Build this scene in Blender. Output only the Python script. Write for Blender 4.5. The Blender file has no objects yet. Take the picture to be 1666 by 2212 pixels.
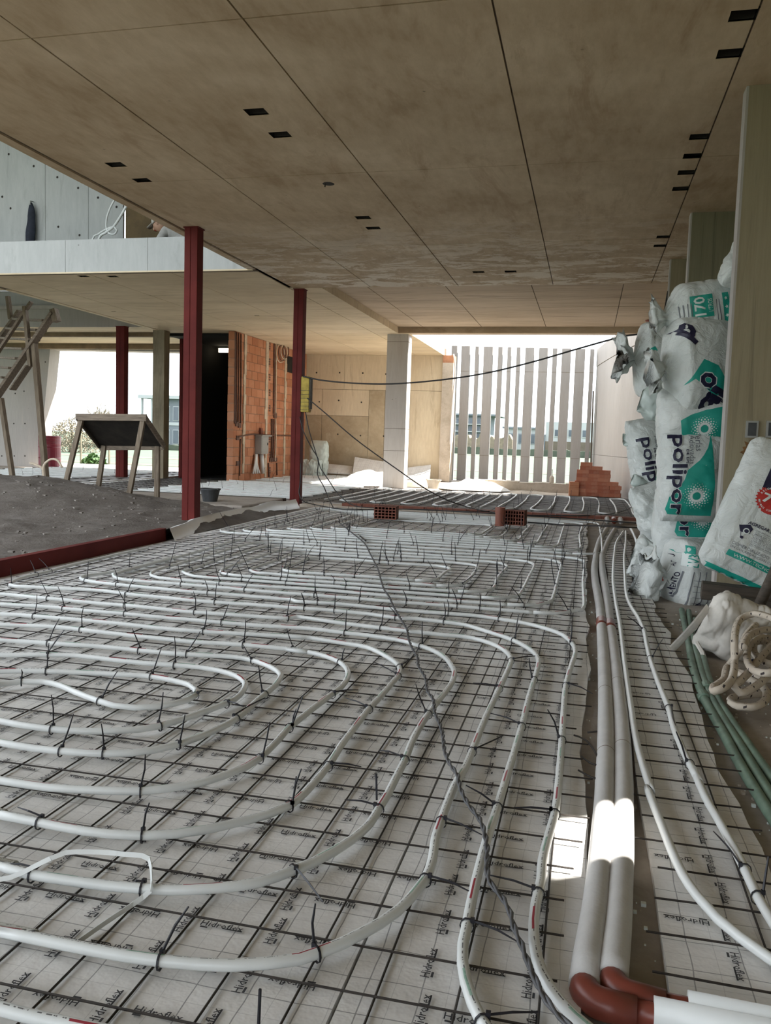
import bpy, bmesh, math, random
from mathutils import Vector, Matrix, noise
from mathutils.bvhtree import BVHTree
random.seed(7)
S = bpy.context.scene
C = S.collection

# ------------------------------------------------------------------ camera
# measured from the photograph's vanishing points; the eye stands at the origin, 1.08 m above the floor
FPX, PITCH, YAW, ROLL, EYE = 1799.0, -0.0866992, -0.234835, 0.0315513, 1.08
_f = Vector((math.cos(PITCH)*math.sin(YAW), math.cos(PITCH)*math.cos(YAW), math.sin(PITCH)))
_r = Vector((math.cos(YAW), -math.sin(YAW), 0.0))
_u = _r.cross(_f)
RIGHT = math.cos(ROLL)*_r + math.sin(ROLL)*_u
UP = -math.sin(ROLL)*_r + math.cos(ROLL)*_u
FWD = _f
cam = bpy.data.cameras.new('camera')
cam.sensor_fit = 'HORIZONTAL'; cam.sensor_width = 36.0; cam.lens = FPX/1666*36.0
cam.clip_start = 0.05; cam.clip_end = 2000
co = bpy.data.objects.new('camera', cam); C.objects.link(co)
m = Matrix.Identity(4)
for i, v in enumerate((RIGHT, UP, -FWD)):
    for j in range(3): m[j][i] = v[j]
m.translation = (0, 0, EYE)
co.matrix_world = m
S.camera = co

# ------------------------------------------------------------------ light
S.view_settings.view_transform = 'Standard'; S.view_settings.look = 'None'
S.view_settings.gamma = 1.0; S.view_settings.use_curve_mapping = False
S.view_settings.exposure = 0.12
w = bpy.data.worlds.new('sky'); S.world = w; w.use_nodes = True
bg = w.node_tree.nodes['Background']
bg.inputs[0].default_value = (0.87, 0.935, 1.0, 1); bg.inputs[1].default_value = 3.2
SUN = Vector((0.67, 0.37, 1.0)).normalized()
sd = bpy.data.lights.new('sun', 'SUN'); sd.energy = 19.0; sd.angle = math.radians(0.6); sd.color = (1.0, 0.95, 0.87)
so = bpy.data.objects.new('sun', sd); C.objects.link(so)
so.rotation_euler = SUN.to_track_quat('Z', 'Y').to_euler(); so.location = (10, 8, 18)
S.cycles.max_bounces = 4; S.cycles.diffuse_bounces = 4; S.cycles.glossy_bounces = 2; S.cycles.transmission_bounces = 2; S.cycles.adaptive_threshold = 0.08
S.cycles.caustics_reflective = False; S.cycles.caustics_refractive = False

# ------------------------------------------------------------------ measuring: photo pixel -> point of the place
def ray(x, y): return RIGHT*((x-833)/FPX) + UP*(-(y-1106)/FPX) + FWD
def onz(x, y, z=0.0):
    d = ray(x, y); return Vector((0, 0, EYE)) + d*((z-EYE)/d.z)
def ony(x, y, Y):
    d = ray(x, y); return Vector((0, 0, EYE)) + d*(Y/d.y)

# ------------------------------------------------------------------ mesh helpers
class MB:
    def __init__(s): s.v = []; s.f = []; s.mi = []; s.uv = {}
    def add(s, v, f, mi=0):
        o = len(s.v); s.v += [tuple(p) for p in v]
        for q in f: s.f.append(tuple(o+i for i in q)); s.mi.append(mi)
    def box(s, a, b, mi=0):
        x0, y0, z0 = a; x1, y1, z1 = b
        s.add([(x0,y0,z0),(x1,y0,z0),(x1,y1,z0),(x0,y1,z0),(x0,y0,z1),(x1,y0,z1),(x1,y1,z1),(x0,y1,z1)],
              [(0,3,2,1),(4,5,6,7),(0,1,5,4),(1,2,6,5),(2,3,7,6),(3,0,4,7)], mi)
    def bar(s, a, b, w, h, up=(0,0,1), mi=0):
        a = Vector(a); b = Vector(b); d = (b-a).normalized(); up = Vector(up)
        r = d.cross(up)
        if r.length < 1e-4: r = d.cross(Vector((1,0,0)))
        r.normalize(); u = r.cross(d)
        v = []
        for p in (a, b):
            for i, j in ((-1,-1),(1,-1),(1,1),(-1,1)): v.append(p + r*(i*w/2) + u*(j*h/2))
        s.add(v, [(0,1,2,3),(7,6,5,4),(0,4,5,1),(1,5,6,2),(2,6,7,3),(3,7,4,0)], mi)
    def tube(s, pts, rad, n=8, cap=True, mi=0, flat=1.0):
        P = [Vector(p) for p in pts]; L = len(P)
        rr = rad if hasattr(rad, '__len__') else [rad]*L
        t = (P[1]-P[0]).normalized()
        ref = Vector((0,0,1)) if abs(t.z) < .9 else Vector((1,0,0))
        u = (ref - t*ref.dot(t)).normalized()
        o = len(s.v); acc = 0.0
        for i in range(L):
            if i == 0: t = P[1]-P[0]
            elif i == L-1: t = P[i]-P[i-1]
            else: t = P[i+1]-P[i-1]
            if t.length < 1e-9: t = Vector((0,0,1))
            t.normalize(); u = u - t*u.dot(t)
            if u.length < 1e-6: u = t.orthogonal()
            u.normalize(); w_ = t.cross(u)
            if i: acc += (P[i]-P[i-1]).length
            for k in range(n):
                a = 2*math.pi*k/n
                s.v.append(tuple(P[i] + u*(math.cos(a)*rr[i]) + w_*(math.sin(a)*rr[i]*flat)))
                s.uv[len(s.v)-1] = (acc, k/n)
        for i in range(L-1):
            for k in range(n):
                k2 = (k+1) % n
                s.f.append((o+i*n+k, o+i*n+k2, o+(i+1)*n+k2, o+(i+1)*n+k)); s.mi.append(mi)
        if cap:
            s.f.append(tuple(o+k for k in reversed(range(n)))); s.mi.append(mi)
            s.f.append(tuple(o+(L-1)*n+k for k in range(n))); s.mi.append(mi)
    def lathe(s, prof, n=24, c=(0,0,0), mi=0):
        o = len(s.v)
        for r, z in prof:
            for k in range(n):
                a = 2*math.pi*k/n; s.v.append((c[0]+r*math.cos(a), c[1]+r*math.sin(a), c[2]+z))
        for i in range(len(prof)-1):
            for k in range(n):
                k2 = (k+1) % n
                s.f.append((o+i*n+k, o+i*n+k2, o+(i+1)*n+k2, o+(i+1)*n+k)); s.mi.append(mi)
        s.f.append(tuple(o+k for k in reversed(range(n)))); s.mi.append(mi)
        s.f.append(tuple(o+(len(prof)-1)*n+k for k in range(n))); s.mi.append(mi)
    def poly(s, pts, a, b, axis='y', mi=0):
        """an outline (2D) extruded from a to b along an axis"""
        n = len(pts)
        def P(p, t): return {'y': (p[0], t, p[1]), 'x': (t, p[0], p[1]), 'z': (p[0], p[1], t)}[axis]
        v = [P(p, a) for p in pts] + [P(p, b) for p in pts]
        s.add(v, [tuple(range(n)), tuple(reversed(range(n, 2*n)))] + [(i, i+n, (i+1)%n+n, (i+1)%n) for i in range(n)], mi)
    def mesh(s, name, smooth=False, uv=False):
        me = bpy.data.meshes.new(name); me.from_pydata(s.v, [], s.f)
        if any(s.mi): me.polygons.foreach_set('material_index', s.mi)
        if uv and s.uv:
            l = me.uv_layers.new(name='UVMap')
            for lp in me.loops: l.data[lp.index].uv = s.uv.get(lp.vertex_index, (0, 0))
        if smooth: me.polygons.foreach_set('use_smooth', [True]*len(me.polygons))
        me.update(); return me
    def build(s, name, mat, parent=None, smooth=False, uv=False, fix=False):
        me = s.mesh(name, smooth, uv)
        if fix:
            bm = bmesh.new(); bm.from_mesh(me); bmesh.ops.recalc_face_normals(bm, faces=bm.faces); bm.to_mesh(me); bm.free()
        return link(name, me, mat, parent)

def link(name, me, mat, parent=None):
    o = bpy.data.objects.new(name, me); C.objects.link(o)
    if mat is not None:
        for x in (mat if isinstance(mat, (list, tuple)) else [mat]):
            if len(me.materials) < (len(mat) if isinstance(mat, (list, tuple)) else 1): me.materials.append(x)
    if parent: o.parent = parent
    return o
def tag(o, label, cat, group=None, kind=None):
    if label: o['label'] = label
    if cat: o['category'] = cat
    if group: o['group'] = group
    if kind: o['kind'] = kind
    return o
def thing(name, label, cat, loc=(0,0,0), rz=0.0, group=None):
    o = bpy.data.objects.new(name, None); C.objects.link(o); o.empty_display_size = .1
    o.location = loc; o.rotation_euler = (0, 0, rz)
    return tag(o, label, cat, group)
def struct(o, label=None):
    o['kind'] = 'structure'
    if label: o['label'] = label
    return o
def box(name, a, b, mat, parent=None):
    q = MB(); q.box(a, b); return q.build(name, mat, parent)
def bevel(o, w=.01, seg=2):
    md = o.modifiers.new('bevel', 'BEVEL'); md.width = w; md.segments = seg; md.limit_method = 'ANGLE'; return o
def spline(pts, step=.05, closed=False):
    """Catmull-Rom through the points, resampled at about STEP"""
    P = [Vector(p) for p in pts]; out = []
    n = len(P)
    for i in range(n-1):
        p0 = P[max(i-1,0)]; p1 = P[i]; p2 = P[i+1]; p3 = P[min(i+2,n-1)]
        L = (p2-p1).length; k = max(1, int(L/step))
        for j in range(k):
            t = j/k
            out.append(.5*((2*p1)+(p2-p0)*t+(2*p0-5*p1+4*p2-p3)*t*t+(3*p1-p0-3*p2+p3)*t**3))
    out.append(P[-1]); return out
def sag(a, b, d, n=16):
    a = Vector(a); b = Vector(b)
    return [a.lerp(b, i/n) - Vector((0,0,d*4*(i/n)*(1-i/n))) for i in range(n+1)]

# ------------------------------------------------------------------ materials
def srgb(r, g, b):
    f = lambda c: (c/255/12.92 if c/255 <= .04045 else ((c/255+.055)/1.055)**2.4)
    return (f(r), f(g), f(b), 1.0)
class NT:
    def __init__(s, name):
        s.m = bpy.data.materials.new(name); s.m.use_nodes = True
        s.t = s.m.node_tree; s.b = s.t.nodes['Principled BSDF']
    def n(s, kind, **kw):
        q = s.t.nodes.new(kind)
        for k, v in kw.items():
            if k.startswith('i_'): q.inputs[int(k[2:])].default_value = v
            else: setattr(q, k, v)
        return q
    def l(s, a, b): s.t.links.new(a, b)
    def pos(s, scale=(1,1,1), obj=False):
        if obj: c = s.n('ShaderNodeTexCoord').outputs['Object']
        else: c = s.n('ShaderNodeNewGeometry').outputs['Position']
        mp = s.n('ShaderNodeMapping'); mp.inputs['Scale'].default_value = scale
        s.l(c, mp.inputs[0]); return mp.outputs[0]
    def noise(s, co, scale=1, detail=6, rough=.6, dist=0):
        q = s.n('ShaderNodeTexNoise'); q.inputs['Scale'].default_value = scale; q.inputs['Detail'].default_value = detail
        q.inputs['Roughness'].default_value = rough; q.inputs['Distortion'].default_value = dist
        s.l(co, q.inputs['Vector']); return q.outputs['Fac']
    def ramp(s, v, stops):
        q = s.n('ShaderNodeValToRGB'); e = q.color_ramp.elements
        e[0].position, e[0].color = stops[0]; e[1].position, e[1].color = stops[-1]
        for p, c in stops[1:-1]: x = e.new(p); x.color = c
        s.l(v, q.inputs[0]); return q.outputs[0]
    def mask(s, v, a, b):
        q = s.n('ShaderNodeMapRange'); q.inputs[1].default_value = a; q.inputs[2].default_value = b
        s.l(v, q.inputs[0]); return q.outputs[0]
    def math(s, op, a, b=None):
        q = s.n('ShaderNodeMath', operation=op)
        for i, x in enumerate((a, b)):
            if x is None: continue
            if isinstance(x, (int, float)): q.inputs[i].default_value = x
            else: s.l(x, q.inputs[i])
        return q.outputs[0]
    def mix(s, fac, a, b, mode='MIX'):
        q = s.n('ShaderNodeMix', data_type='RGBA', blend_type=mode)
        for i, x in ((0, fac), (6, a), (7, b)):
            if isinstance(x, (int, float, tuple)): q.inputs[i].default_value = x
            else: s.l(x, q.inputs[i])
        return q.outputs[2]
    def sep(s, v):
        q = s.n('ShaderNodeSeparateXYZ'); s.l(v, q.inputs[0]); return q.outputs
    def bump(s, h, strength=.3, dist=.01):
        q = s.n('ShaderNodeBump'); q.inputs['Strength'].default_value = strength; q.inputs['Distance'].default_value = dist
        s.l(h, q.inputs['Height']); s.l(q.outputs[0], s.b.inputs['Normal'])
    def col(s, c):
        if isinstance(c, tuple): s.b.inputs['Base Color'].default_value = c
        else: s.l(c, s.b.inputs['Base Color'])
    def rough(s, r): s.b.inputs['Roughness'].default_value = r
def A(r, g, b): return (r, g, b, 1.0)
def plain(name, c, rough=.6, var=.18, scale=6, bump=.15, metal=0.0, obj=True, stretch=(1,1,1), spec=None):
    """a plain material with a little uneven tone and fine relief"""
    t = NT(name); p = t.pos(stretch, obj)
    f = t.noise(p, scale, 4, .65)
    lo = tuple(x*(1-var) for x in c[:3])+(1,); hi = tuple(min(1, x*(1+var)) for x in c[:3])+(1,)
    t.col(t.ramp(f, [(.3, lo), (.7, hi)])); t.rough(rough); t.b.inputs['Metallic'].default_value = metal
    if spec is not None: t.b.inputs['Specular IOR Level'].default_value = spec
    if bump: t.bump(t.noise(p, scale*7, 2, .7), bump, .004)
    return t.m
def concrete(name, c1, c2, big=.7, stretch=(1,1,1), stain=None, streak=(1,1,1), pits=True, rough=.75, pale=None):
    t = NT(name); p = t.pos(stretch); q = t.pos(streak)
    a = t.noise(p, big, 5, .62, .3); b = t.noise(q, 5, 5, .7)
    v = t.math('ADD', t.math('MULTIPLY', a, .65), t.math('MULTIPLY', b, .35))
    col = t.ramp(v, [(.36, c1), (.62, c2)])
    if stain:
        s_ = t.mask(t.noise(q, 1.3, 6, .7, .6), .56, .68); col = t.mix(t.math('MULTIPLY', s_, .55), col, stain)
    if pale:
        xyz = t.sep(t.pos())
        g = t.math('MULTIPLY', t.mask(xyz[1], pale[1], pale[2]), t.mask(t.noise(t.pos(pale[3]), 1.7, 9, .78, .5), .50, .535))
        col = t.mix(t.math('MULTIPLY', g, .75), col, pale[0])
    if pits:
        vo = t.n('ShaderNodeTexVoronoi'); vo.inputs['Scale'].default_value = 5.0; t.l(t.pos(), vo.inputs['Vector'])
        pit = t.mask(vo.outputs['Distance'], .07, .03)
        pm = t.math('MULTIPLY', pit, t.mask(t.noise(t.pos(), 2.3, 2), .55, .6))
        col = t.mix(t.math('MULTIPLY', pm, .6), col, A(.07,.055,.04))
    t.col(col); t.rough(rough)
    t.bump(t.noise(q, 14, 4, .7), .25, .006)
    return t.m
def wood(name, c1, c2, axis=0, scale=3):
    t = NT(name); st = [14, 14, 14]; st[axis] = 1.0
    p = t.pos(tuple(st), True)
    f = t.noise(p, scale, 5, .7, .4)
    t.col(t.ramp(f, [(.3, c1), (.7, c2)])); t.rough(.8); t.bump(f, .35, .004); return t.m

# ================================================================== the setting
M = {}
M['ceil'] = concrete('ceiling_concrete', A(.385,.275,.16), A(.62,.49,.335), .8, (1,1,1), A(.33,.215,.115), (2.2,.6,1), pale=(A(.86,.80,.70), 8.4, 11.6, (1.0,1.9,1)))
M['ceil_left'] = concrete('ceiling_concrete_left', A(.56,.45,.29), A(.78,.66,.47), .6, (.5,1.2,1), A(.36,.26,.15), (.6,4,1))
M['ceil_recess'] = concrete('ceiling_concrete_recess', A(.40,.30,.20), A(.62,.50,.365), .8, (.4,1.5,1), A(.17,.11,.065), (.5,5,1))
M['blue'] = concrete('pale_grey_concrete', A(.38,.39,.385), A(.49,.50,.49), .6, (1,1,.5), A(.32,.325,.315), (3,3,.6))
M['fin'] = concrete('greenish_concrete', A(.25,.205,.125), A(.34,.29,.19), .8, (2,2,.35), A(.13,.11,.07), (9,9,.35))
M['drip'] = concrete('dripped_concrete', A(.17,.152,.09), A(.24,.22,.14), .8, (2,2,.3), A(.035,.03,.018), (11,11,.28))
M['backwall'] = concrete('tan_concrete', A(.52,.425,.295), A(.70,.60,.44), .7, (1,1,.5), A(.36,.28,.18), (4,4,.6))
M['backdark'] = concrete('dark_tan_concrete', A(.34,.27,.175), A(.47,.385,.265), 1.2, (1,1,1), A(.52,.45,.33), (2,2,2))
M['white'] = concrete('whitish_concrete', A(.38,.35,.325), A(.48,.45,.42), .6, (1,1,.4), A(.52,.47,.42), (6,6,.5))
M['slat'] = concrete('slat_concrete', A(.50,.46,.42), A(.62,.58,.54), .9, (1,1,.3), A(.44,.38,.33), (5,5,.5))
M['screen'] = concrete('screen_concrete', A(.26,.24,.222), A(.32,.30,.283), .9, (1,1,.3), A(.27,.235,.205), (5,5,.5))
M['mortar'] = concrete('rough_mortar', A(.40,.34,.27), A(.56,.49,.41), 2.5, (1,1,1), A(.33,.26,.19), (4,4,4))
M['floor'] = concrete('floor_screed', A(.26,.225,.19), A(.40,.355,.31), 1.4, (1,1,1), A(.20,.165,.13), (3,3,3), rough=.9)
M['sand'] = plain('sand', A(.42,.36,.29), .95, .25, 3, .6, obj=False)
M['black'] = plain('black_and_shade', A(.012,.01,.008), .9, .1, 5, 0)  # near-black; also painted in for the shade of the dark room and openings
M['hole'] = plain('box_inside', A(.03,.025,.02), .9, .2, 20, 0)
M['joint'] = plain('joint_dark', A(.13,.095,.06), .9, .2, 9, 0, obj=False)
M['steel'] = None

t = NT('red_oxide_steel'); p = t.pos((1,1,1)); q = t.pos((6,6,.35))
c = t.ramp(t.noise(p, 2.0, 6, .6), [(.3, A(.085,.013,.012)), (.7, A(.145,.024,.02))])
sc_ = t.mask(t.noise(q, 4.5, 9, .75, .3), .67, .72)
xyz = t.sep(p)
c = t.mix(t.math('MULTIPLY', sc_, .5), c, A(.24,.15,.12))
t.col(c); t.rough(.7); t.b.inputs['Specular IOR Level'].default_value = .15; t.bump(t.noise(p, 30, 5), .15, .003); M['steel'] = t.m

# lawn outside, and the ground below everything
t = NT('lawn'); p = t.pos((.5,3,1))
t.col(t.ramp(t.noise(p, .5, 10, .7), [(.3, A(.055,.085,.055)), (.7, A(.085,.125,.08))])); t.rough(.95); M['lawn'] = t.m
q = MB(); q.box((-400,24.2,-.7),(400,700,-.42)); q.box((-400,-60,-.7),(-16.6,24.2,-.42)); q.box((2.5,-60,-.7),(400,24.2,-.42)); q.box((-16.6,-60,-.7),(2.5,-3.6,-.42))
struct(q.build('lawn', M['lawn']), 'green lawn and fields beyond the building')
# floor slab, in plan one piece; slightly lower under the insulation
struct(box('floor', (-16.6,-3.6,-.7), (2.5,24.2,-.012), M['floor']), 'grey brown screed floor under the heating field')

def panels(parent, xs, ys, z, mat, holes=(), gap=.012, th=.012, wob=0.0):
    for i in range(len(xs)-1):
        for j in range(len(ys)-1):
            x0, x1, y0, y1 = xs[i]+gap/2, xs[i+1]-gap/2, ys[j]+gap/2, ys[j+1]-gap/2
            hs = [(max(h[0]-h[2]/2, x0), min(h[0]+h[2]/2, x1), max(h[1]-h[3]/2, y0), min(h[1]+h[3]/2, y1)) for h in holes
                  if h[0]+h[2]/2 > x0+.01 and h[0]-h[2]/2 < x1-.01 and h[1]+h[3]/2 > y0+.01 and h[1]-h[3]/2 < y1-.01]
            X = sorted({x0, x1, *[a for h in hs for a in h[:2]]}); Y = sorted({y0, y1, *[a for h in hs for a in h[2:]]})
            q = MB(); dz = random.uniform(-wob, wob)
            for a in range(len(X)-1):
                for b in range(len(Y)-1):
                    cx, cy = (X[a]+X[a+1])/2, (Y[b]+Y[b+1])/2
                    if any(h[0] < cx < h[1] and h[2] < cy < h[3] for h in hs): continue
                    q.add([(X[a],Y[b],z+dz),(X[a],Y[b+1],z+dz),(X[a+1],Y[b+1],z+dz),(X[a+1],Y[b],z+dz)], [(0,1,2,3)])
            for (a, b, c_, d) in [(x0,x1,y0,y1)]+hs:
                q.add([(a,c_,z+dz),(b,c_,z+dz),(b,d,z+dz),(a,d,z+dz),(a,c_,z+th),(b,c_,z+th),(b,d,z+th),(a,d,z+th)],
                      [(0,1,5,4),(1,2,6,5),(2,3,7,6),(3,0,4,7)])
            q.build('panel', mat, parent)
def light_boxes(parent, holes, z, depth=.11):
    for (x, y, wx, wy) in holes:
        q = MB(); a, b, c_, d = x-wx/2, x+wx/2, y-wy/2, y+wy/2; e = .004
        z1 = z+depth
        q.add([(a,c_,z+.001),(b,c_,z+.001),(b,d,z+.001),(a,d,z+.001),(a,c_,z1),(b,c_,z1),(b,d,z1),(a,d,z1)], [(0,4,5,1),(1,5,6,2),(2,6,7,3),(3,7,4,0),(4,7,6,5)])
        q.build('light_box', M['hole'], parent)

ZC = 3.37
HW, HL = .155, .125
holes = [(-2.41,5.74),(-2.40,6.19),(-4.08,6.65),(-4.08,7.09),(-2.39,8.57),(-2.39,9.0),(-1.55,11.44),(-1.12,11.44)]
holes = [(x,y,HW,HL) for x, y in holes]
holes += [(.69,y,.15,.125) for y in (4.91,5.35,6.69,7.11,7.52,7.97,9.72,10.13)]
# ceiling: the slab above with its formwork panels showing
def slab_with_holes(name, x0, x1, y0, y1, z0, z1, hs, mat, parent=None):
    """a slab box; openings are left in its underside for the recessed boxes"""
    X = sorted({x0, x1, *[h[0]-h[2]/2 for h in hs], *[h[0]+h[2]/2 for h in hs]})
    Y = sorted({y0, y1, *[h[1]-h[3]/2 for h in hs], *[h[1]+h[3]/2 for h in hs]})
    q = MB()
    for a in range(len(X)-1):
        for b in range(len(Y)-1):
            cx, cy = (X[a]+X[a+1])/2, (Y[b]+Y[b+1])/2
            if any(abs(cx-h[0]) < h[2]/2 and abs(cy-h[1]) < h[3]/2 for h in hs): continue
            q.add([(X[a],Y[b],z0),(X[a],Y[b+1],z0),(X[a+1],Y[b+1],z0),(X[a+1],Y[b],z0)], [(0,1,2,3)])
    q.add([(x0,y0,z0),(x1,y0,z0),(x1,y1,z0),(x0,y1,z0),(x0,y0,z1),(x1,y0,z1),(x1,y1,z1),(x0,y1,z1)], [(4,5,6,7),(0,1,5,4),(1,2,6,5),(2,3,7,6),(3,0,4,7)])
    return q.build(name, mat, parent)
ceil = struct(slab_with_holes('ceiling', -4.70, 1.86, -3.6, 12.42, ZC+.012, 3.75, holes, M['joint']), 'board marked concrete ceiling with joints and small square openings')
panels(ceil, [-4.555,-3.31,-1.97,-.6,.75,1.86], [-3.6,-.84,1.82,4.48,7.14,9.8,12.42], ZC, M['ceil'], holes, wob=.0012)
box('drip_edge', (-4.70,-3.6,ZC-.004), (-4.59,11.0,ZC+.012), M['ceil'], ceil)
light_boxes(ceil, holes, ZC+.002)
q = MB(); q.lathe([(.055,0),(.05,.02),(.05,.1)], 12, (-2.40,7.41,ZC-.002)); q.tube([(-2.42,7.40,ZC+.05),(-2.43,7.40,ZC-.03)], .006, 6); q.build('round_box', M['hole'], ceil)
# left part of the ceiling beyond the double height, with its own panels
hl = [(-7.0,11.33,.16,.12),(-7.46,11.28,.16,.12),(-9.0,14.6,.1,.06),(-6.3,15.2,.1,.06)]
cl = struct(slab_with_holes('ceiling_left', -9.6, -4.1, 11.0, 17.75, ZC+.012, 3.57, hl, M['joint']), 'tan concrete ceiling over the far left part')
panels(cl, [-9.46,-8.62,-7.28,-5.94,-4.62], [11.0,12.42,13.7,16.36], ZC, M['ceil_left'], hl)
panels(cl, [-4.62,-4.1], [12.42,13.7,16.36], ZC, M['ceil_left'])
panels(cl, [-9.46,-8.62,-7.28,-5.94,-4.62,-4.1], [16.36,17.75], ZC, M['ceil_left'])
light_boxes(cl, hl, ZC+.002, .06)
box('drip_edge', (-9.60,12.3,ZC-.004), (-9.48,17.75,ZC+.012), M['ceil_left'], cl)
cb = struct(box('ceiling_back', (-9.6,17.75,ZC+.012), (-3.85,22.6,3.57), M['joint']), 'tan concrete ceiling beside the open court')
panels(cb, [-7.9,-7.28,-5.94,-4.62,-3.85], [17.75,19.0,21.66,22.6], ZC, M['ceil_left'])
q = MB(); q.box((-3.852,17.76,ZC),(-3.848,22.3,3.57)); q.build('fascia', M['ceil_left'], cb)
cs = struct(box('ceiling_strip', (-20,11.0,ZC), (-9.6,12.3,3.57), M['ceil_left']), 'tan concrete ceiling strip under the upper gallery')
# recessed part
cr = struct(box('ceiling_recess', (-4.1,12.42,3.512), (2.5,18.05,3.75), M['joint']), 'brown streaked concrete ceiling in the recess before the court')
panels(cr, [-4.1,-3.55,-2.29,-.96,.4,2.5], [12.42,15.2,17.75], 3.5, M['ceil_recess'], wob=.002)
struct(box('lintel', (-4.1,17.735,3.375), (2.5,18.05,3.512), M['ceil_recess']), 'concrete lintel over the opening to the court')
q = MB(); q.box((-4.115,12.45,ZC-.005),(-4.085,17.75,3.5)); q.build('fascia', M['ceil_left'], cr)
# unseen upper storey, added to keep the sun out of the double height
struct(box('wall_upper_sun_block', (-4.70,-3.6,3.75), (1.86,17.9,6.9), M['blue']), 'unseen upper storey added above the concrete slab as sun block')
# gallery: parapet, floor and the wall behind it
par = struct(box('wall_parapet', (-20,10.98,ZC-.005), (-4.6,11.12,3.82), M['joint']), 'pale concrete parapet of the upper gallery')
for a, b in ((-20,-9.3),(-9.3,-7.55),(-7.55,-6.22),(-6.22,-4.6)):
    box('panel', (a+.003,10.966,ZC-.006), (b-.003,10.985,3.826+.004), M['blue'], par)
q = MB(); q.box((-20,10.962,ZC-.02),(-4.62,10.99,ZC)); q.build('drip_edge', M['ceil_left'], par)
YU = 13.5
xs0, xs1 = ony(266,500,YU).x, ony(272.5,500,YU).x
up = struct(box('wall_gallery', (-20,YU+.02,3.57), (xs0-.004,YU+.05,6.9), M['joint']), 'grey concrete wall of the upper gallery with tie holes')
jx = [-20, ony(-90,450,YU).x, ony(98,450,YU).x, ony(191,450,YU).x, xs0]
for i in range(4): box('panel', (jx[i]+.004,YU,3.57), (jx[i+1]-.004,YU+.025,6.9), M['blue'], up)
q = MB()
for px, py in ((19,333),(73,359),(124,383),(169,406),(212,427),(23,450),(126,490),(172,508),(252,447),(5,425)):
    c_ = ony(px,py,YU); q.lathe([(.022,0),(.02,.01)], 8, (0,0,0)); n_ = len(q.v)-16
    for k in range(16):
        x,y,z = q.v[n_+k]; q.v[n_+k] = (c_.x+x, YU-.003-z*.1, c_.z+y)
th_ = q.build('tie_holes', M['hole'], up); th_['kind'] = 'stuff'
struct(box('wall_gallery_timber', (xs1+.02,YU-.05,3.57), (-5.0,YU+.05,6.9), plain('plywood_brown', A(.115,.075,.03), .8, .3, 3, .2, obj=False)), 'dark brown shuttering wall beside the bright slit')
struct(box('roof_gallery', (-20,11.6,6.9), (-4.6,18.5,7.1), M['blue']), 'roof over the upper gallery')
struct(box('wall_gallery_side', (-5.0,11.12,3.57), (-4.7,17.7,6.9), M['blue']), 'end wall of the upper gallery')

struct(box('roof_void_added', (-20,7.0,6.9), (-4.6,11.6,7.1), M['blue']), 'unseen roof added over the tall opening to dim it')  # unseen, added to cut the skylight falling into the tall opening
q = MB(); q.box((-4.7,-3.6,-.01),(-4.2,-3.4,3.38)); q.box((.7,-3.6,-.01),(1.86,-3.4,3.38)); q.box((-4.2,-3.6,2.75),(.7,-3.4,3.38)); struct(q.build('wall_behind_added', M['fin']), 'unseen concrete wall added behind, its doorway sized for light')  # unseen, added with its doorway to limit light from behind
# far left bay: slab edge, soffit with two beams, window wall
fl = struct(box('ceiling_far', (-20,17.2,3.43), (-9.6,21.6,3.9), M['ceil_left']), 'tan concrete soffit over the far window bay')
box('slab_edge', (-20,17.18,3.43), (-9.62,17.22,3.86), M['white'], fl)
box('edge_cap', (-20,17.14,3.84), (-11.2,17.3,3.92), M['white'], fl)
bw = plain('beam_brown', A(.20,.14,.085), .8, .25, 3, .2, obj=False)
box('beam', (-20,18.1,3.33), (-9.62,18.25,3.44), bw, fl)
box('beam', (-20,20.4,3.29), (-9.62,20.55,3.44), bw, fl)
struct(box('wall_back_gallery', (-20,17.35,3.9), (-10.9,17.5,6.9), M['blue']), 'grey upper wall over the stair opening')
struct(box('path_terrace', (-24,21.16,-.42), (-9.0,23.6,-.05), M['white']), 'pale paved terrace outside the far window')
# window wall: white concrete with a leaning jamb on its left side
wy0, wy1 = 20.7, 21.15
wl = struct(bpy.data.objects.new('wall_window', None)); C.objects.link(wl); wl['label'] = 'white concrete wall around the far left window opening'
q = MB(); q.poly([(-20,-.02),(-15.12,-.02),(-14.74,3.29),(-14.74,3.44),(-20,3.44)], wy0, wy1); q.build('wall_pier', M['white'], wl, fix=True)
q = MB(); q.poly([(-14.74,3.30),(-9.6,3.23),(-9.6,3.44),(-14.74,3.44)], wy0, wy1); q.build('window_head', M['white'], wl, fix=True)
q = MB(); q.box((-15.0,wy0,-.02),(-9.6,wy1,-.005)); q.build('window_sill', M['white'], wl)
q = MB()
for px, py in ((30,775),(33,850),(30,915),(54,915),(31,985),(54,985),(4,985),(98,782),(52,845)):
    c_ = ony(px,py,wy0); n_ = len(q.v); q.lathe([(.022,0),(.02,.01)], 8)
    for k in range(16): x,y,z = q.v[n_+k]; q.v[n_+k] = (c_.x+x, wy0-.003-z*.1, c_.z+y)
q.build('tie_holes', M['hole'], wl)['kind'] = 'stuff'

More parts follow.
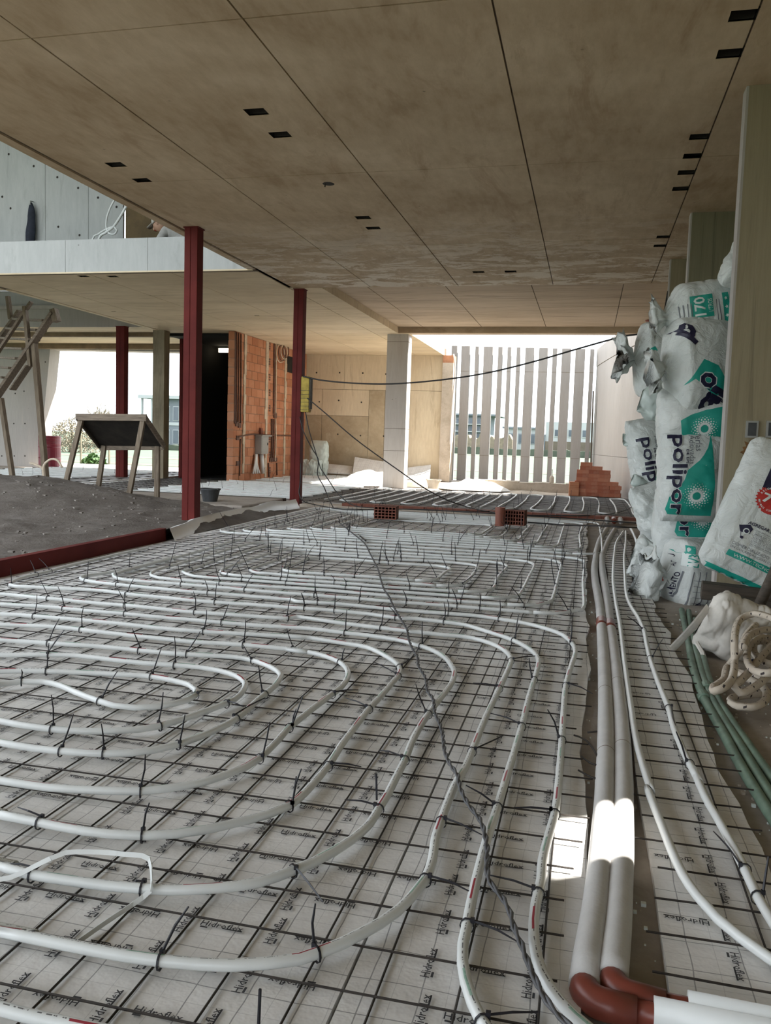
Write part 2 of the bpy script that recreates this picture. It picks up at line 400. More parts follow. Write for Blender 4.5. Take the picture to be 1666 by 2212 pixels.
# dark room left of the brick wall; its shade is painted as black walls
dr = struct(bpy.data.objects.new('wall_dark_room', None)); C.objects.link(dr); dr['label'] = 'unlit room behind the brick wall, shade painted black'
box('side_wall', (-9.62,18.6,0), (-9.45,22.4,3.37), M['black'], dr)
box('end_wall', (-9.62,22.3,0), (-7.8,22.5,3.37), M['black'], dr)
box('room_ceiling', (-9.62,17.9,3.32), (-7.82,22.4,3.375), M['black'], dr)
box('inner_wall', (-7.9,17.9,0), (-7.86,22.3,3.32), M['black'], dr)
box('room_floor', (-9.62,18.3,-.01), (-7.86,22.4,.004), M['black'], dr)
lampm = NT('lamp_glow'); lampm.b.inputs['Emission Color'].default_value = A(1,.85,.6); lampm.b.inputs['Emission Strength'].default_value = 4
# back wall with panels, darker lower panels
wb = struct(box('wall_back', (-7.8,22.33,0), (-3.87,22.6,3.37), M['joint']), 'tan board marked concrete wall at the back')
zj, XB = 2.42, [-7.8,-6.62,-3.87]
def bp(x0,x1,z0,z1,mat): box('panel', (x0+.004,22.3,z0+.004), (x1-.004,22.34,z1-.004), mat, wb)
for a, b in ((-7.8,-6.62),(-6.62,-5.3),(-5.3,-3.87)): bp(a,b,zj,3.37,M['backwall'])
bp(-7.8,-7.25,1.7,zj,M['backwall']); bp(-7.25,-5.9,1.7,zj,M['backwall']); bp(-7.8,-7.25,0,1.7,M['backdark']); bp(-7.25,-5.9,0,1.7,M['backdark'])
bp(-5.9,-5.45,0,zj,M['backdark']); bp(-5.45,-4.75,0,zj,M['backdark']); bp(-4.75,-3.87,0,zj,M['backwall'])
q = MB()
for px, py in ((684,805),(734,805),(784,806),(834,808),(732,865),(781,869),(730,938),(779,941),(829,942),(690,868)):
    c_ = ony(px,py,22.3); n_ = len(q.v); q.lathe([(.024,0),(.02,.01)], 8)
    for k in range(16): x,y,z = q.v[n_+k]; q.v[n_+k] = (c_.x+x, 22.296-z*.1, c_.z+y)
q.build('tie_holes', M['hole'], wb)['kind'] = 'stuff'
pil = struct(box('pillar_rough', (-3.87,22.2,0), (-3.58,22.65,3.17), M['mortar']), 'rough mortar end of the back wall')
box('brick_cap', (-3.87,22.2,3.17), (-3.58,22.65,3.37), plain('cap_brick', A(.42,.2,.11), .85, .2, 6, .3), pil)
# white concrete column carrying the corner of the recess
wc = struct(box('column_white', (-4.36,17.88,-.01), (-3.89,18.25,3.375), M['slat']), 'pale concrete column beside the open court')
for z in (.02,.84,1.32,3.2):
    box('joint', (-4.362,17.878,z), (-3.888,18.252,z+.008), M['joint'], wc)
# court wall on the right: bends away and has a coping band
ctr = [(.13,23.75),(.27,22.6),(.46,21.2),(.66,19.8),(.90,18.6),(1.22,17.3),(1.7,15.8)]
wr = struct(bpy.data.objects.new('wall_court', None)); C.objects.link(wr); wr['label'] = 'whitish curved concrete wall on the right of the court'
def ribbon(z0, z1, off, name, mat):
    q = MB(); n = len(ctr)
    for (x, y) in ctr: q.v += [(x-off,y-off*.2,z0),(x-off,y-off*.2,z1),(x+.25,y+.1,z0),(x+.25,y+.1,z1)]
    for i in range(n-1):
        a, b = 4*i, 4*i+4
        for k in ((0,1),(1,3),(3,2),(2,0)): q.f.append((a+k[0],a+k[1],b+k[1],b+k[0])); q.mi.append(0)
    q.f += [(0,2,3,1),(4*n-4,4*n-3,4*n-1,4*n-2)]; q.mi += [0,0]
    return q.build(name, mat, wr, fix=True)
ribbon(-.02,.85,.0,'panel',M['white']); ribbon(.857,3.24,.0,'panel',M['white']); ribbon(3.25,3.72,.012,'coping',M['white'])
# concrete screen of upright slats in front of the lawn
sx = [(-3.86,-3.70),(-3.58,-3.34),(-3.19,-3.09),(-2.95,-2.70),(-2.55,-2.43),(-2.29,-2.19),(-2.04,-1.94),(-1.80,-1.56),(-1.43,-1.19),(-1.06,-.94),(-.81,-.57),(-.45,-.19),(-.06,.05)]
ss = struct(bpy.data.objects.new('wall_slat_screen', None)); C.objects.link(ss); ss['label'] = 'screen of upright concrete slats before the lawn'
for i, (a, b) in enumerate(sx):
    h = 3.77-.006*i
    s_ = box('slat', (a,23.5,-.1), (b,23.72,h), M['screen'], ss); bevel(s_, .006, 1)
    for z in (.72,3.06): box('joint', (a-.0015,23.4985,z), (b+.0015,23.5,z+.008), M['joint'], s_)
q = MB(); q.box((-3.9,23.3,-.4),(.3,23.9,-.02)); q.build('kerb', M['mortar'], ss)
# right side: thin concrete fins, unseen outer wall, opening made up for the sun patch
for i, (y, mt) in enumerate(((5.82,'fin'),(8.76,'drip'),(10.85,'fin'))):
    f_ = struct(box('pillar_fin', (.875,y,-.01), (1.7,y+.14,ZC), M[mt]), ('concrete fin beside the leaning sack with two wall boxes','drip stained concrete fin rising behind the sacks','farthest concrete fin behind the sacks')[i])
    box('edge', (.860,y+.006,-.01), (.8755,y+.134,ZC), M['white'], f_)
sun_open = (2.98, 3.40, 2.30, 2.84)   # y0 y1 z0 z1
q = MB(); X0, X1 = 1.7, 1.86
q.box((X0,-3.6,-.02),(X1,sun_open[0],ZC)); q.box((X0,sun_open[1],-.02),(X1,17.0,ZC)); q.box((X0,sun_open[0],-.02),(X1,sun_open[1],sun_open[2])); q.box((X0,sun_open[0],sun_open[3]),(X1,sun_open[1],ZC))
struct(q.build('wall_right', M['fin']), 'unseen outer concrete wall, small high opening added for the sun patch')

# ================================================================== heating field on the floor
# printed insulation: grid lines and grime come from the material, the lettering is flat print laid on the sheet
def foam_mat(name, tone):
    t = NT(name); p = t.pos(); x = t.sep(p)
    wob = t.noise(p, 2.2, 3); wob2 = t.math('MULTIPLY', t.math('SUBTRACT', wob, .5), .035)
    def lines(v, per, wd):
        v = t.math('ADD', v, wob2)
        f = t.math('FRACT', t.math('DIVIDE', v, per)); d = t.math('ABSOLUTE', t.math('SUBTRACT', f, .5))
        return t.math('LESS_THAN', d, wd/per)
    g = t.math('MAXIMUM', lines(x[0], .105, .0013), lines(x[1], .105, .0013))
    h = t.math('MAXIMUM', lines(t.math('ADD', x[0], .0525), .105, .0007), lines(t.math('ADD', x[1], .0525), .105, .0007))
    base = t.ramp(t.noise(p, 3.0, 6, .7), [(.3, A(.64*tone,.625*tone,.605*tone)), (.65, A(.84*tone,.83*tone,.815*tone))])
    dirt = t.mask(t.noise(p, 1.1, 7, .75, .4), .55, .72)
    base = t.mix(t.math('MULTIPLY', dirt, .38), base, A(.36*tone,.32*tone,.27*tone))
    spk = t.mask(t.noise(p, 34, 3, .8), .66, .72)
    base = t.mix(t.math('MULTIPLY', spk, t.math('MULTIPLY', dirt, .8)), base, A(.16,.12,.09))
    base = t.mix(t.math('MULTIPLY', h, .25), base, A(.12,.12,.13))
    base = t.mix(t.math('MULTIPLY', g, .62), base, A(.09,.09,.10))
    t.col(base); t.rough(.55)
    t.bump(t.math('ADD', t.noise(p, 9, 4, .6), t.math('MULTIPLY', t.noise(p, 90, 1), .25)), .45, .008)
    return t.m
M['foam'] = foam_mat('printed_foam', 1.0)
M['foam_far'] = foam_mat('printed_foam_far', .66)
M['ink'] = plain('print_ink', A(.045,.045,.05), .7, .3, 30, 0)
M['rebar'] = plain('mesh_steel', A(.045,.038,.034), .6, .45, 12, .2, metal=.3, obj=False)
M['pex'] = None
t = NT('white_pipe'); uv = t.n('ShaderNodeUVMap'); s_ = t.sep(uv.outputs[0])
top = t.math('LESS_THAN', t.math('ABSOLUTE', t.math('SUBTRACT', t.math('FRACT', t.math('ADD', s_[1], .5)), .5)), .065)
fr = t.math('FRACT', t.math('DIVIDE', s_[0], .68))
def rng(v, a, b): return t.math('MULTIPLY', t.math('GREATER_THAN', v, a), t.math('LESS_THAN', v, b))
mp = t.n('ShaderNodeMapping'); mp.inputs['Scale'].default_value = (55, 0, 0); t.l(uv.outputs[0], mp.inputs[0])
dash = t.math('GREATER_THAN', t.noise(mp.outputs[0], 1, 2), .5)
thin = t.math('LESS_THAN', t.math('ABSOLUTE', t.math('SUBTRACT', t.math('FRACT', t.math('ADD', s_[1], .5)), .5)), .03)
pc = t.ramp(t.noise(t.pos(), 5, 4), [(.3, A(.66,.68,.67)), (.7, A(.78,.80,.79))])
pc = t.mix(t.math('MULTIPLY', t.math('MULTIPLY', dash, thin), .85), pc, A(.05,.05,.05))
pc = t.mix(t.math('MULTIPLY', top, rng(fr, .08, .21)), pc, A(.32,.03,.05))
pc = t.mix(t.math('MULTIPLY', t.math('MULTIPLY', top, rng(fr, .58, .70)), .8), pc, A(.22,.40,.30))
t.col(pc); t.rough(.35); t.b.inputs['Subsurface Weight'].default_value = 0.0; M['pex'] = t.m
M['pexplain'] = plain('plain_white_pipe', A(.74,.76,.75), .35, .06, 4, .05)
M['tie'] = plain('black_nylon', A(.012,.012,.018), .45, .2, 8, 0)

def text_mesh(s, size=1.0, bold=0.0, res=1, shear=0.0, space=1.0):
    cu = bpy.data.curves.new('t', 'FONT'); cu.body = s; cu.size = size; cu.offset = bold; cu.resolution_u = res
    cu.align_x = 'LEFT'; cu.shear = shear; cu.space_character = space
    ob = bpy.data.objects.new('t', cu); C.objects.link(ob)
    me = bpy.data.meshes.new_from_object(ob.evaluated_get(bpy.context.evaluated_depsgraph_get()))
    V = [tuple(v.co[:2]) for v in me.vertices]; F = [tuple(p.vertices) for p in me.polygons]
    bpy.data.objects.remove(ob); bpy.data.curves.remove(cu); bpy.data.meshes.remove(me)
    x0 = min(v[0] for v in V); x1 = max(v[0] for v in V); y0 = min(v[1] for v in V); y1 = max(v[1] for v in V)
    return V, F, (x0, x1, y0, y1)
_V, _F, _b = text_mesh('Hidroflex', 1.0, .008)
_k = .098/(_b[1]-_b[0]); HID = [((x-(_b[0]+_b[1])/2)*_k, (y-.3)*_k*1.05) for x, y in _V]; HIDF = list(_F)
n0 = len(HID); ux = .098/2
HID += [(.004,-.0095),(ux,-.0095),(ux,-.0060),(.004,-.0060)]; HIDF.append((n0,n0+1,n0+2,n0+3))
n0 = len(HID); HID += [(-ux+.003,-.0155),(-ux+.02,-.0155),(-ux+.02,-.0105),(-ux+.003,-.0105)]; HIDF.append((n0,n0+1,n0+2,n0+3))

def bumpz(x, y):
    return .006*noise.noise(Vector((x*1.7, y*1.4, 0))) + .004*noise.noise(Vector((x*5, y*4, 3)))
def sheet(x0, x1, y0, y1, label, zt=.0, nx=None, edge_l=0, edge_r=0, printed_to=6.4, group='insulation strips under the heating pipes', first_rot=90, mat='foam'):
    q = MB(); NX = max(3, int((x1-x0)/.12)); NY = int((y1-y0)/.14)
    def X(i, y):
        x = x0+(x1-x0)*i/NX
        if i == NX and edge_r: x += edge_r*(.6*noise.noise(Vector((3.1, y*1.1, 7)))+.4*noise.noise(Vector((9, y*3.3, 1))))
        if i == 0 and edge_l: x += edge_l*noise.noise(Vector((8.1, y*1.3, 2)))
        return x
    n = NX+1
    for j in range(NY+1):
        y = y0+(y1-y0)*j/NY
        for i in range(n):
            x = X(i, y); q.v.append((x, y, .012+zt+max(-.004, bumpz(x, y))*.6))
    for j in range(NY):
        for i in range(NX): q.f.append((j*n+i, j*n+i+1, (j+1)*n+i+1, (j+1)*n+i)); q.mi.append(0)
    o = len(q.v); rim = [i for i in range(n)] + [j*n+NX for j in range(1, NY+1)] + [NY*n+i for i in range(NX-1, -1, -1)] + [j*n for j in range(NY-1, 0, -1)]
    for r_ in rim: v = q.v[r_]; q.v.append((v[0], v[1], -.011))
    for k in range(len(rim)):
        k2 = (k+1) % len(rim); q.f.append((rim[k], o+k, o+k2, rim[k2])); q.mi.append(0)
    s = q.build('insulation_sheet', M[mat], None, smooth=False)
    tag(s, label, 'insulation', group)
    pr = MB(); k = 0
    yy = y0+.06
    row = 0
    while yy < min(y1, printed_to)-.05:
        xx = x0+.05+(.1 if row % 2 else 0); col_ = row
        while xx < x1-.03:
            px, py = xx+random.uniform(-.012,.012), yy+random.uniform(-.012,.012)
            a = math.radians(first_rot if col_ % 2 else (0 if (row//2+col_//2) % 2 else 180))
            if col_ % 2 == 1 or (px-.05 > x0 and px+.05 < x1):
                ca, sa = math.cos(a), math.sin(a)
                pr.add([(px+ca*u-sa*v, py+sa*u+ca*v, .0145+zt+max(-.004, bumpz(px, py))*.6+.0012) for u, v in HID], HIDF)
            xx += .1; col_ += 1
        yy += .15; row += 1
    if pr.f:
        ob = pr.build('print', M['ink'], s); ob['kind'] = 'stuff'
    return s
sheet(-.405,.045,.95,12.2,'narrow printed insulation strip with a wavy edge beside the thick grey pipes', edge_r=.06)
sheet(-1.36,-.412,.95,12.2,'second printed insulation strip from the thick grey pipes')
sheet(-2.32,-1.367,.95,12.2,'third printed insulation strip from the thick grey pipes')
sheet(-3.27,-2.327,.95,12.2,'fourth printed insulation strip from the thick grey pipes')
sheet(-4.03,-3.277,.95,12.2,'printed insulation strip along the red steel kerb', edge_l=.04)
sheet(.215,.50,.95,11.2,'torn printed insulation strip beside the green pipes', edge_r=.07, edge_l=.015, first_rot=-90)
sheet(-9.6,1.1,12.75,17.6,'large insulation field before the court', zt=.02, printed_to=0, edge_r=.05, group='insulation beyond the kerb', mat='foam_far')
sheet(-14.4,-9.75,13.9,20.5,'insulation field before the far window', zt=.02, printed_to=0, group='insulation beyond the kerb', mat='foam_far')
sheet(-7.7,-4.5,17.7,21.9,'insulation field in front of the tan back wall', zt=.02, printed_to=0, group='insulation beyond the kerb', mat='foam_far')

# welded wire mesh, every rod a part of its own
def rod(parent, a, b, r=.0027, jit=.006, n=5):
    a = Vector(a); b = Vector(b); L = (b-a).length; k = max(2, int(L/.9))
    d = (b-a).normalized(); sd_ = Vector((-d.y, d.x, 0)); ph = random.uniform(0, 50)
    P = [a.lerp(b, i/k) + sd_*(jit*noise.noise(Vector((ph, i*.9, 0)))) + Vector((0,0,.35*jit*noise.noise(Vector((ph, i*.8, 5))))) for i in range(k+1)]
    q = MB(); q.tube(P, r, n); q.build('rod', M['rebar'], parent)
def wire_mesh(label, xs, ys, x0, x1, y0, y1, z=.0185, over=.06, r=.0027):
    t_ = thing('wire_mesh', label, 'wire mesh', ((x0+x1)/2, (y0+y1)/2, 0)); t_.location = (0,0,0)
    for x in xs: rod(t_, (x+random.uniform(-.004,.004), y0-random.uniform(0,over), z), (x+random.uniform(-.006,.006), y1+random.uniform(0,over), z), r)
    for y in ys: rod(t_, (x0-random.uniform(0,over), y+random.uniform(-.004,.004), z+.0066), (x1+random.uniform(-over*.4,over), y+random.uniform(-.006,.006), z+.0066), r)
    return t_
wire_mesh('black steel wire mesh over the wide printed insulation field', [-.035-.151*k for k in range(26)], [1.0+.1515*k for k in range(74)], -3.88, .01, .95, 12.1)
wire_mesh('strip of black steel mesh bars beside the green pipes', [.43], [1.24+.149*k for k in range(66)], .24, .50, 1.1, 11.0, over=.07)
wire_mesh('black wire mesh on the insulation before the court', [-9.2+.3*k for k in range(34)], [12.85+.155*k for k in range(30)], -9.3, 1.0, 12.85, 17.4, z=.040, r=.0042)
wire_mesh('wire mesh on the insulation before the far window', [-14.2+.6*k for k in range(8)], [14.2+.4*k for k in range(16)], -14.3, -9.8, 14.0, 20.4, z=.040, r=.006)

# ---------------------------------------------------------------- white heating pipes
ZT, RT = .040, .0122
K = {'a': (2.603,0,1400), 'r': (2.38,0,1080), '2': (2.192,640,1080), '4': (2.38,600,1400), '5': (2.603,0,1780), '6': (2.603,600,1800), '7': (3.735,1220,1200), '8': (2.943,1100,1660), 'p': (1,0,0)}
def trace(segs, z=ZT):
    out = []
    for key, pts in segs:
        s0, ox, oy = K[key]
        for x, y in pts: out.append(onz(ox+x/s0, oy+y/s0, z))
    return out
tubes = {}
loop_n = [0]
def close_left(P):
    k = loop_n[0]; loop_n[0] += 1; L = -2.72-.19*k; a, b = P[0], P[-1]; c_ = .16
    e = [Vector((L+c_, b.y, ZT)), Vector((L+.03, b.y+c_*.4, ZT)), Vector((L, b.y+c_, ZT)), Vector((L, (a.y+b.y)/2, ZT)), Vector((L, a.y-c_, ZT)), Vector((L+.03, a.y-c_*.4, ZT)), Vector((L+c_, a.y, ZT))]
    e = [v for v in e if True]
    return P + e + [a.copy()]
def pipe(label, pts, r=RT, mat='pex', name='heating_pipe', step=.045, n=10, cat='pipe', group=None, lift=True):
    P = spline(pts, step)
    if lift: P = [p + Vector((0,0,.006*noise.noise(Vector((p.x*2.1, p.y*2.1, 9))))) for p in P]
    q = MB(); q.tube(P, r, n)
    off = random.uniform(0, 3); q.uv = {k: (u+off, v) for k, (u, v) in q.uv.items()}
    o = q.build(name, M[mat], None, smooth=True, uv=True)
    tag(o, label, cat, group)
    tubes[o.name] = P
    return o
G = 'white heating pipes in loops'
F = []
F.append(pipe('innermost white pipe loop at the photo\'s lower left, ending in an S bend', close_left(trace([('a',[(-260,150),(0,131),(260,130),(500,136),(700,146),(850,157),(980,182),(1068,207),(1104,237),(1098,266),(1055,291),(980,312),(870,332),(760,337),(640,325),(560,300),(480,270),(420,245),(340,210),(240,190),(120,190),(0,205),(-200,260)])])), group=G))
F.append(pipe('second white pipe bend outward from the innermost loop', close_left(trace([('a',[(-300,30),(0,35),(200,36),(420,42),(640,65),(820,85),(980,96),(1120,107),(1240,127),(1330,157),(1378,197),(1368,242),(1318,290),(1220,330),(1110,370),(1000,405),(900,435),(780,455),(640,465),(500,468),(380,465),(290,458),(150,440),(0,412),(-300,350)])])), group=G))
F.append(pipe('third white pipe bend outward from the innermost loop', close_left(trace([('r',[(-250,700),(0,716),(150,725),(350,740),(560,756),(760,776),(900,790),(1080,800),(1200,806),(1300,822),(1380,852),(1432,886)]),('a',[(1582,158),(1550,212),(1490,262),(1430,312),(1330,396),(1230,450),(1100,505),(1000,540),(880,570),(740,590),(580,594),(460,590),(340,580),(200,565),(80,545),(0,530),(-300,470)])])), group=G))
F.append(pipe('fourth white pipe bend outward from the innermost loop', close_left(trace([('r',[(-250,630),(0,640),(160,646),(330,657),(500,676),(680,696),(830,712),(1000,730),(1150,740),(1250,747),(1400,758),(1500,767),(1600,782)]),('4',[(50,6),(150,17),(250,42),(320,72),(358,112),(360,152),(330,197),(280,237),(200,297),(130,352),(60,407)]),('a',[(1560,522),(1460,620),(1380,670),(1260,715),(1130,755),(960,785),(790,805),(620,803),(420,795),(250,780),(120,760),(0,740),(-300,680)])])), group=G))
F.append(pipe('fifth white pipe bend outward from the innermost loop', close_left(trace([('r',[(-250,575),(0,588),(100,593),(300,610),(500,627),(640,640),(820,659),(1000,674),(1140,683),(1400,697),(1570,706)]),('2',[(50,650),(150,665),(250,680),(340,697),(420,735),(478,775),(492,806)]),('4',[(620,142),(580,187),(530,247),(470,312),(400,402),(330,492),(260,602),(200,672),(140,737),(60,802)]),('a',[(1500,930),(1330,977),(1150,1020),(980,1045),(800,1055),(620,1047),(480,1032),(340,1007),(220,982),(100,957),(0,937),(-300,870)])])), group=G))
F.append(pipe('sixth white pipe bend, crossed by a white plastic strap', close_left(trace([('r',[(-250,525),(0,536),(100,542),(290,555),(500,575),(640,586),(800,600),(1000,617),(1140,630),(1300,641),(1540,656)]),('2',[(100,612),(230,628),(350,641),(500,665),(590,690),(660,717),(710,751),(745,800)]),('4',[(910,127),(895,180),(850,242),(790,322),(735,402),(690,482),(655,572),(610,662),(570,742),(520,822),(470,902),(380,982),(290,1042),(180,1102),(80,1142)]),('5',[(1450,332),(1200,366),(950,376),(800,366),(600,346),(400,316),(180,281),(60,252),(0,236),(-300,160)])])), group=G))
F.append(pipe('seventh white pipe bend, lowest long curve across the bottom of the photo', close_left(trace([('r',[(-250,470),(0,485),(60,489),(200,503),(330,513),(480,526),(640,540),(800,556),(1000,575),(1300,597),(1480,607)]),('2',[(0,553),(180,578),(400,605),(560,625),(700,640),(800,647),(880,665),(950,690),(1003,725),(1018,760),(1005,800)]),('4',[(1180,122),(1140,207),(1100,292),(1060,382),(1010,502),(970,602),(920,692),(880,782),(840,892),(810,982)]),('6',[(870,150),(830,262),(760,352),(680,432),(580,502),(470,562),(350,622),(220,672),(120,707)]),('5',[(1500,785),(1300,800),(1130,796),(900,776),(700,746),(500,706),(300,661),(150,626),(0,596),(-300,520)])])), group=G))
F.append(pipe('eighth white pipe bend, turning right at the bottom of the photo', trace([('r',[(760,246),(550,292),(420,322),(260,366),(130,396),(70,418),(50,436),(80,444),(250,452),(480,462),(650,482),(850,502),(1000,516),(1300,537)]),('2',[(0,512),(180,523),(350,537),(470,555),(560,562),(700,580),(800,593),(900,620),(1000,652),(1080,690),(1130,727),(1148,762)]),('4',[(1340,90),(1320,162),(1290,262),(1255,402),(1220,522),(1190,622),(1160,722),(1130,822),(1090,942),(1060,1042)]),('6',[(1120,252),(1090,382),(1065,512),(1042,622),(1040,722),(1060,832),(1100,952),(1150,1052),(1240,1200),(1360,1330)])]), group=G))
F.append(pipe('white pipe bend nearest the thick grey pipes, lit by the sun patch', trace([('r',[(900,290),(700,345),(560,372),(470,386),(418,398),(440,414),(600,435),(800,456),(1000,475),(1250,491),(1500,511)]),('2',[(0,480),(180,492),(350,506),(500,521),(600,531),(720,541),(860,551),(960,563),(1080,581),(1180,606),(1260,637),(1308,680),(1322,722)]),('4',[(1510,92),(1482,192),(1470,322),(1460,492),(1450,622),(1440,742),(1425,852),(1390,982),(1360,1102)]),('6',[(1480,272),(1450,402),(1440,502),(1442,602),(1460,702),(1490,792),(1540,882),(1600,962),(1680,1045),(1800,1150)])]), group=G))
F.append(pipe('white pipe cutting the lower left corner of the photo', trace([('5',[(-300,960),(0,1042),(150,1085),(300,1120),(500,1165),(800,1225)])]), group=G))
def racetrack(x0, x1, y0, y1, r=.2, gap=None, z=ZT):
    P = []
    for cx, cy, a0 in ((x1-r,y0+r,-90),(x1-r,y1-r,0),(x0+r,y1-r,90),(x0+r,y0+r,180)):
        for k in range(5):
            a = math.radians(a0+22.5*k)
            P.append(Vector((cx+r*math.cos(a)+random.uniform(-.012,.012), cy+r*math.sin(a)+random.uniform(-.012,.012), z)))
        nxt = {-90:(x1,(y0+y1)/2),0:((x0+x1)/2,y1),90:(x0,(y0+y1)/2),180:((x0+x1)/2,y0)}[a0]
        if a0 in (0, 180):
            for f in (.25,.5,.75):
                xx = (x1-r)+(x0+r-x1+r)*f if a0 == 0 else (x0+r)+(x1-r-x0-r)*f
                P.append(Vector((xx, nxt[1]+random.uniform(-.02,.02), z)))
        else: P.append(Vector((nxt[0]+random.uniform(-.02,.02), nxt[1], z)))
    P.append(P[0].copy()); return P
words = ['outermost','second','third','fourth','fifth','innermost']
for k in range(6):
    F.append(pipe(words[k]+' ring of the middle nest of white pipe loops', racetrack(-3.32+.2*k+(.02 if k > 2 else 0), .03-.215*k, 5.20+.17*k, 7.92-.215*k, .3-.03*k), step=.06, n=8, group=G))
for k in range(7):
    F.append(pipe((words[:5]+['sixth','innermost'])[k]+' ring of the far nest of white pipe loops', racetrack(-3.87+.2*k, .2-.22*k, 8.2+.19*k, 11.75-.2*k, .28-.02*k), step=.08, n=8, group=G))
# pipes on the strip to the right of the thick grey ones
pipe('slim white pipe next to the thick grey pipes, sweeping right at the bottom', trace([('p',[(1347,1148),(1332,1172)]),('7',[(400,10),(392,120),(392,222),(412,372),(440,522),(465,702),(482,852),(510,1052),(540,1252),(562,1402),(592,1552),(640,1722),(700,1902)]),('8',[(880,122),(930,252),(980,382),(1040,542),(1110,692),(1200,822),(1330,962),(1480,1082),(1666,1212),(1850,1320)])]), mat='pexplain')
pipe('slim white pipe zigzagging between the grey pipes and the green ones', trace([('p',[(1352,1148),(1352,1172)]),('7',[(482,10),(486,152),(497,302),(532,402),(600,512),(640,602),(665,722),(690,832),(730,952),(780,1082),(840,1232),(880,1382),(940,1532),(1010,1682),(1090,1832)]),('8',[(1170,2),(1250,182),(1330,322),(1420,492),(1500,652),(1580,822),(1666,962),(1800,1180)])]), mat='pexplain')
pipe('short grey pipe end rising beside the bottom sacks', trace([('p',[(1362,1140),(1372,1160),(1380,1185),(1392,1215)])]), r=.016, mat='pexplain')
# serpentines beyond the kerb
for i, (x0, x1) in enumerate(((-7.7,-4.7),(-4.2,-1.8),(-1.6,.9))):
    P = []; y = 13.05; d = 1; k = 0
    if i == 0:
        while y < 17.4:
            a, b = (x0, x1) if d > 0 else (x1, x0); sk = .0
            P += [Vector((a, y, .062)), Vector(((a+b)/2, y+.02, .062)), Vector((b, y, .062)), Vector((b+.1*d, y+.14, .062))]; y += .28; d = -d
    else:
        x = x0
        while x < x1:
            a, b = (13.2, 16.9) if d > 0 else (16.9, 13.2)
            P += [Vector((x, a, .062)), Vector((x+.03, (a+b)/2, .062)), Vector((x, b, .062)), Vector((x+.12, b+.12*d, .062))]; x += .26; d = -d
    F.append(pipe(('snaking white pipe left of the second red post, beyond the kerb','snaking white pipe before the pale concrete column','snaking white pipe before the brick pile')[i], P, r=.014, step=.12, n=6, group=G))
for i, (x0, x1, y0, y1) in enumerate(((-13.9,-10.6,14.5,20.0),(-7.4,-4.9,18.0,21.6))):
    P = []; y = y0; d = 1
    while y < y1:
        a, b = (x0, x1) if d > 0 else (x1, x0)
        P += [Vector((a, y, .062)), Vector(((a+b)/2, y, .062)), Vector((b, y, .062)), Vector((b+.1*d, y+.18, .062))]; y += .36; d = -d
    F.append(pipe(('snaking white pipe before the far window','snaking white pipe before the tan back wall')[i], P, r=.015, step=.2, n=6, group=G))

# ---------------------------------------------------------------- cable ties: a ring, a lock and a tail on each
def nearest(p):
    best = None
    for nme, P in tubes.items():
        for i, v in enumerate(P):
            d = (v.x-p.x)**2+(v.y-p.y)**2
            if best is None or d < best[0]: best = (d, nme, i)
    return best
def make_tie(nme, i, tip, r=RT, wd=.0045, seg=10):
    P = tubes[nme]; i = min(max(i, 1), len(P)-2); p = P[i]; tg = (P[i+1]-P[i-1]).normalized()
    sd_ = Vector((-tg.y, tg.x, 0)).normalized(); up_ = Vector((0,0,1))
    q = MB(); R = r+.003
    ring = [p + sd_*(R*math.cos(2*math.pi*k/seg)) + up_*(R*1.15*math.sin(2*math.pi*k/seg)-.002) for k in range(seg+1)]
    for k in range(seg): q.bar(ring[k], ring[k+1], .002, wd, up=tg)
    side = 1 if (tip-p).dot(sd_) >= 0 else -1
    b = p + sd_*(side*R*.75) + up_*(R*.75)
    q.box((b.x-.0045,b.y-.0045,b.z-.004),(b.x+.0045,b.y+.0045,b.z+.006))
    d = tip-b; mid = b.lerp(tip, .5) + Vector((random.uniform(-.006,.006), random.uniform(-.006,.006), .004))
    pts = spline([b, mid, tip], .04)
    q.tube(pts, [.0030]*(len(pts)-1)+[.0018], 4)
    q.build('cable_tie', M['tie'], bpy.data.objects[nme])
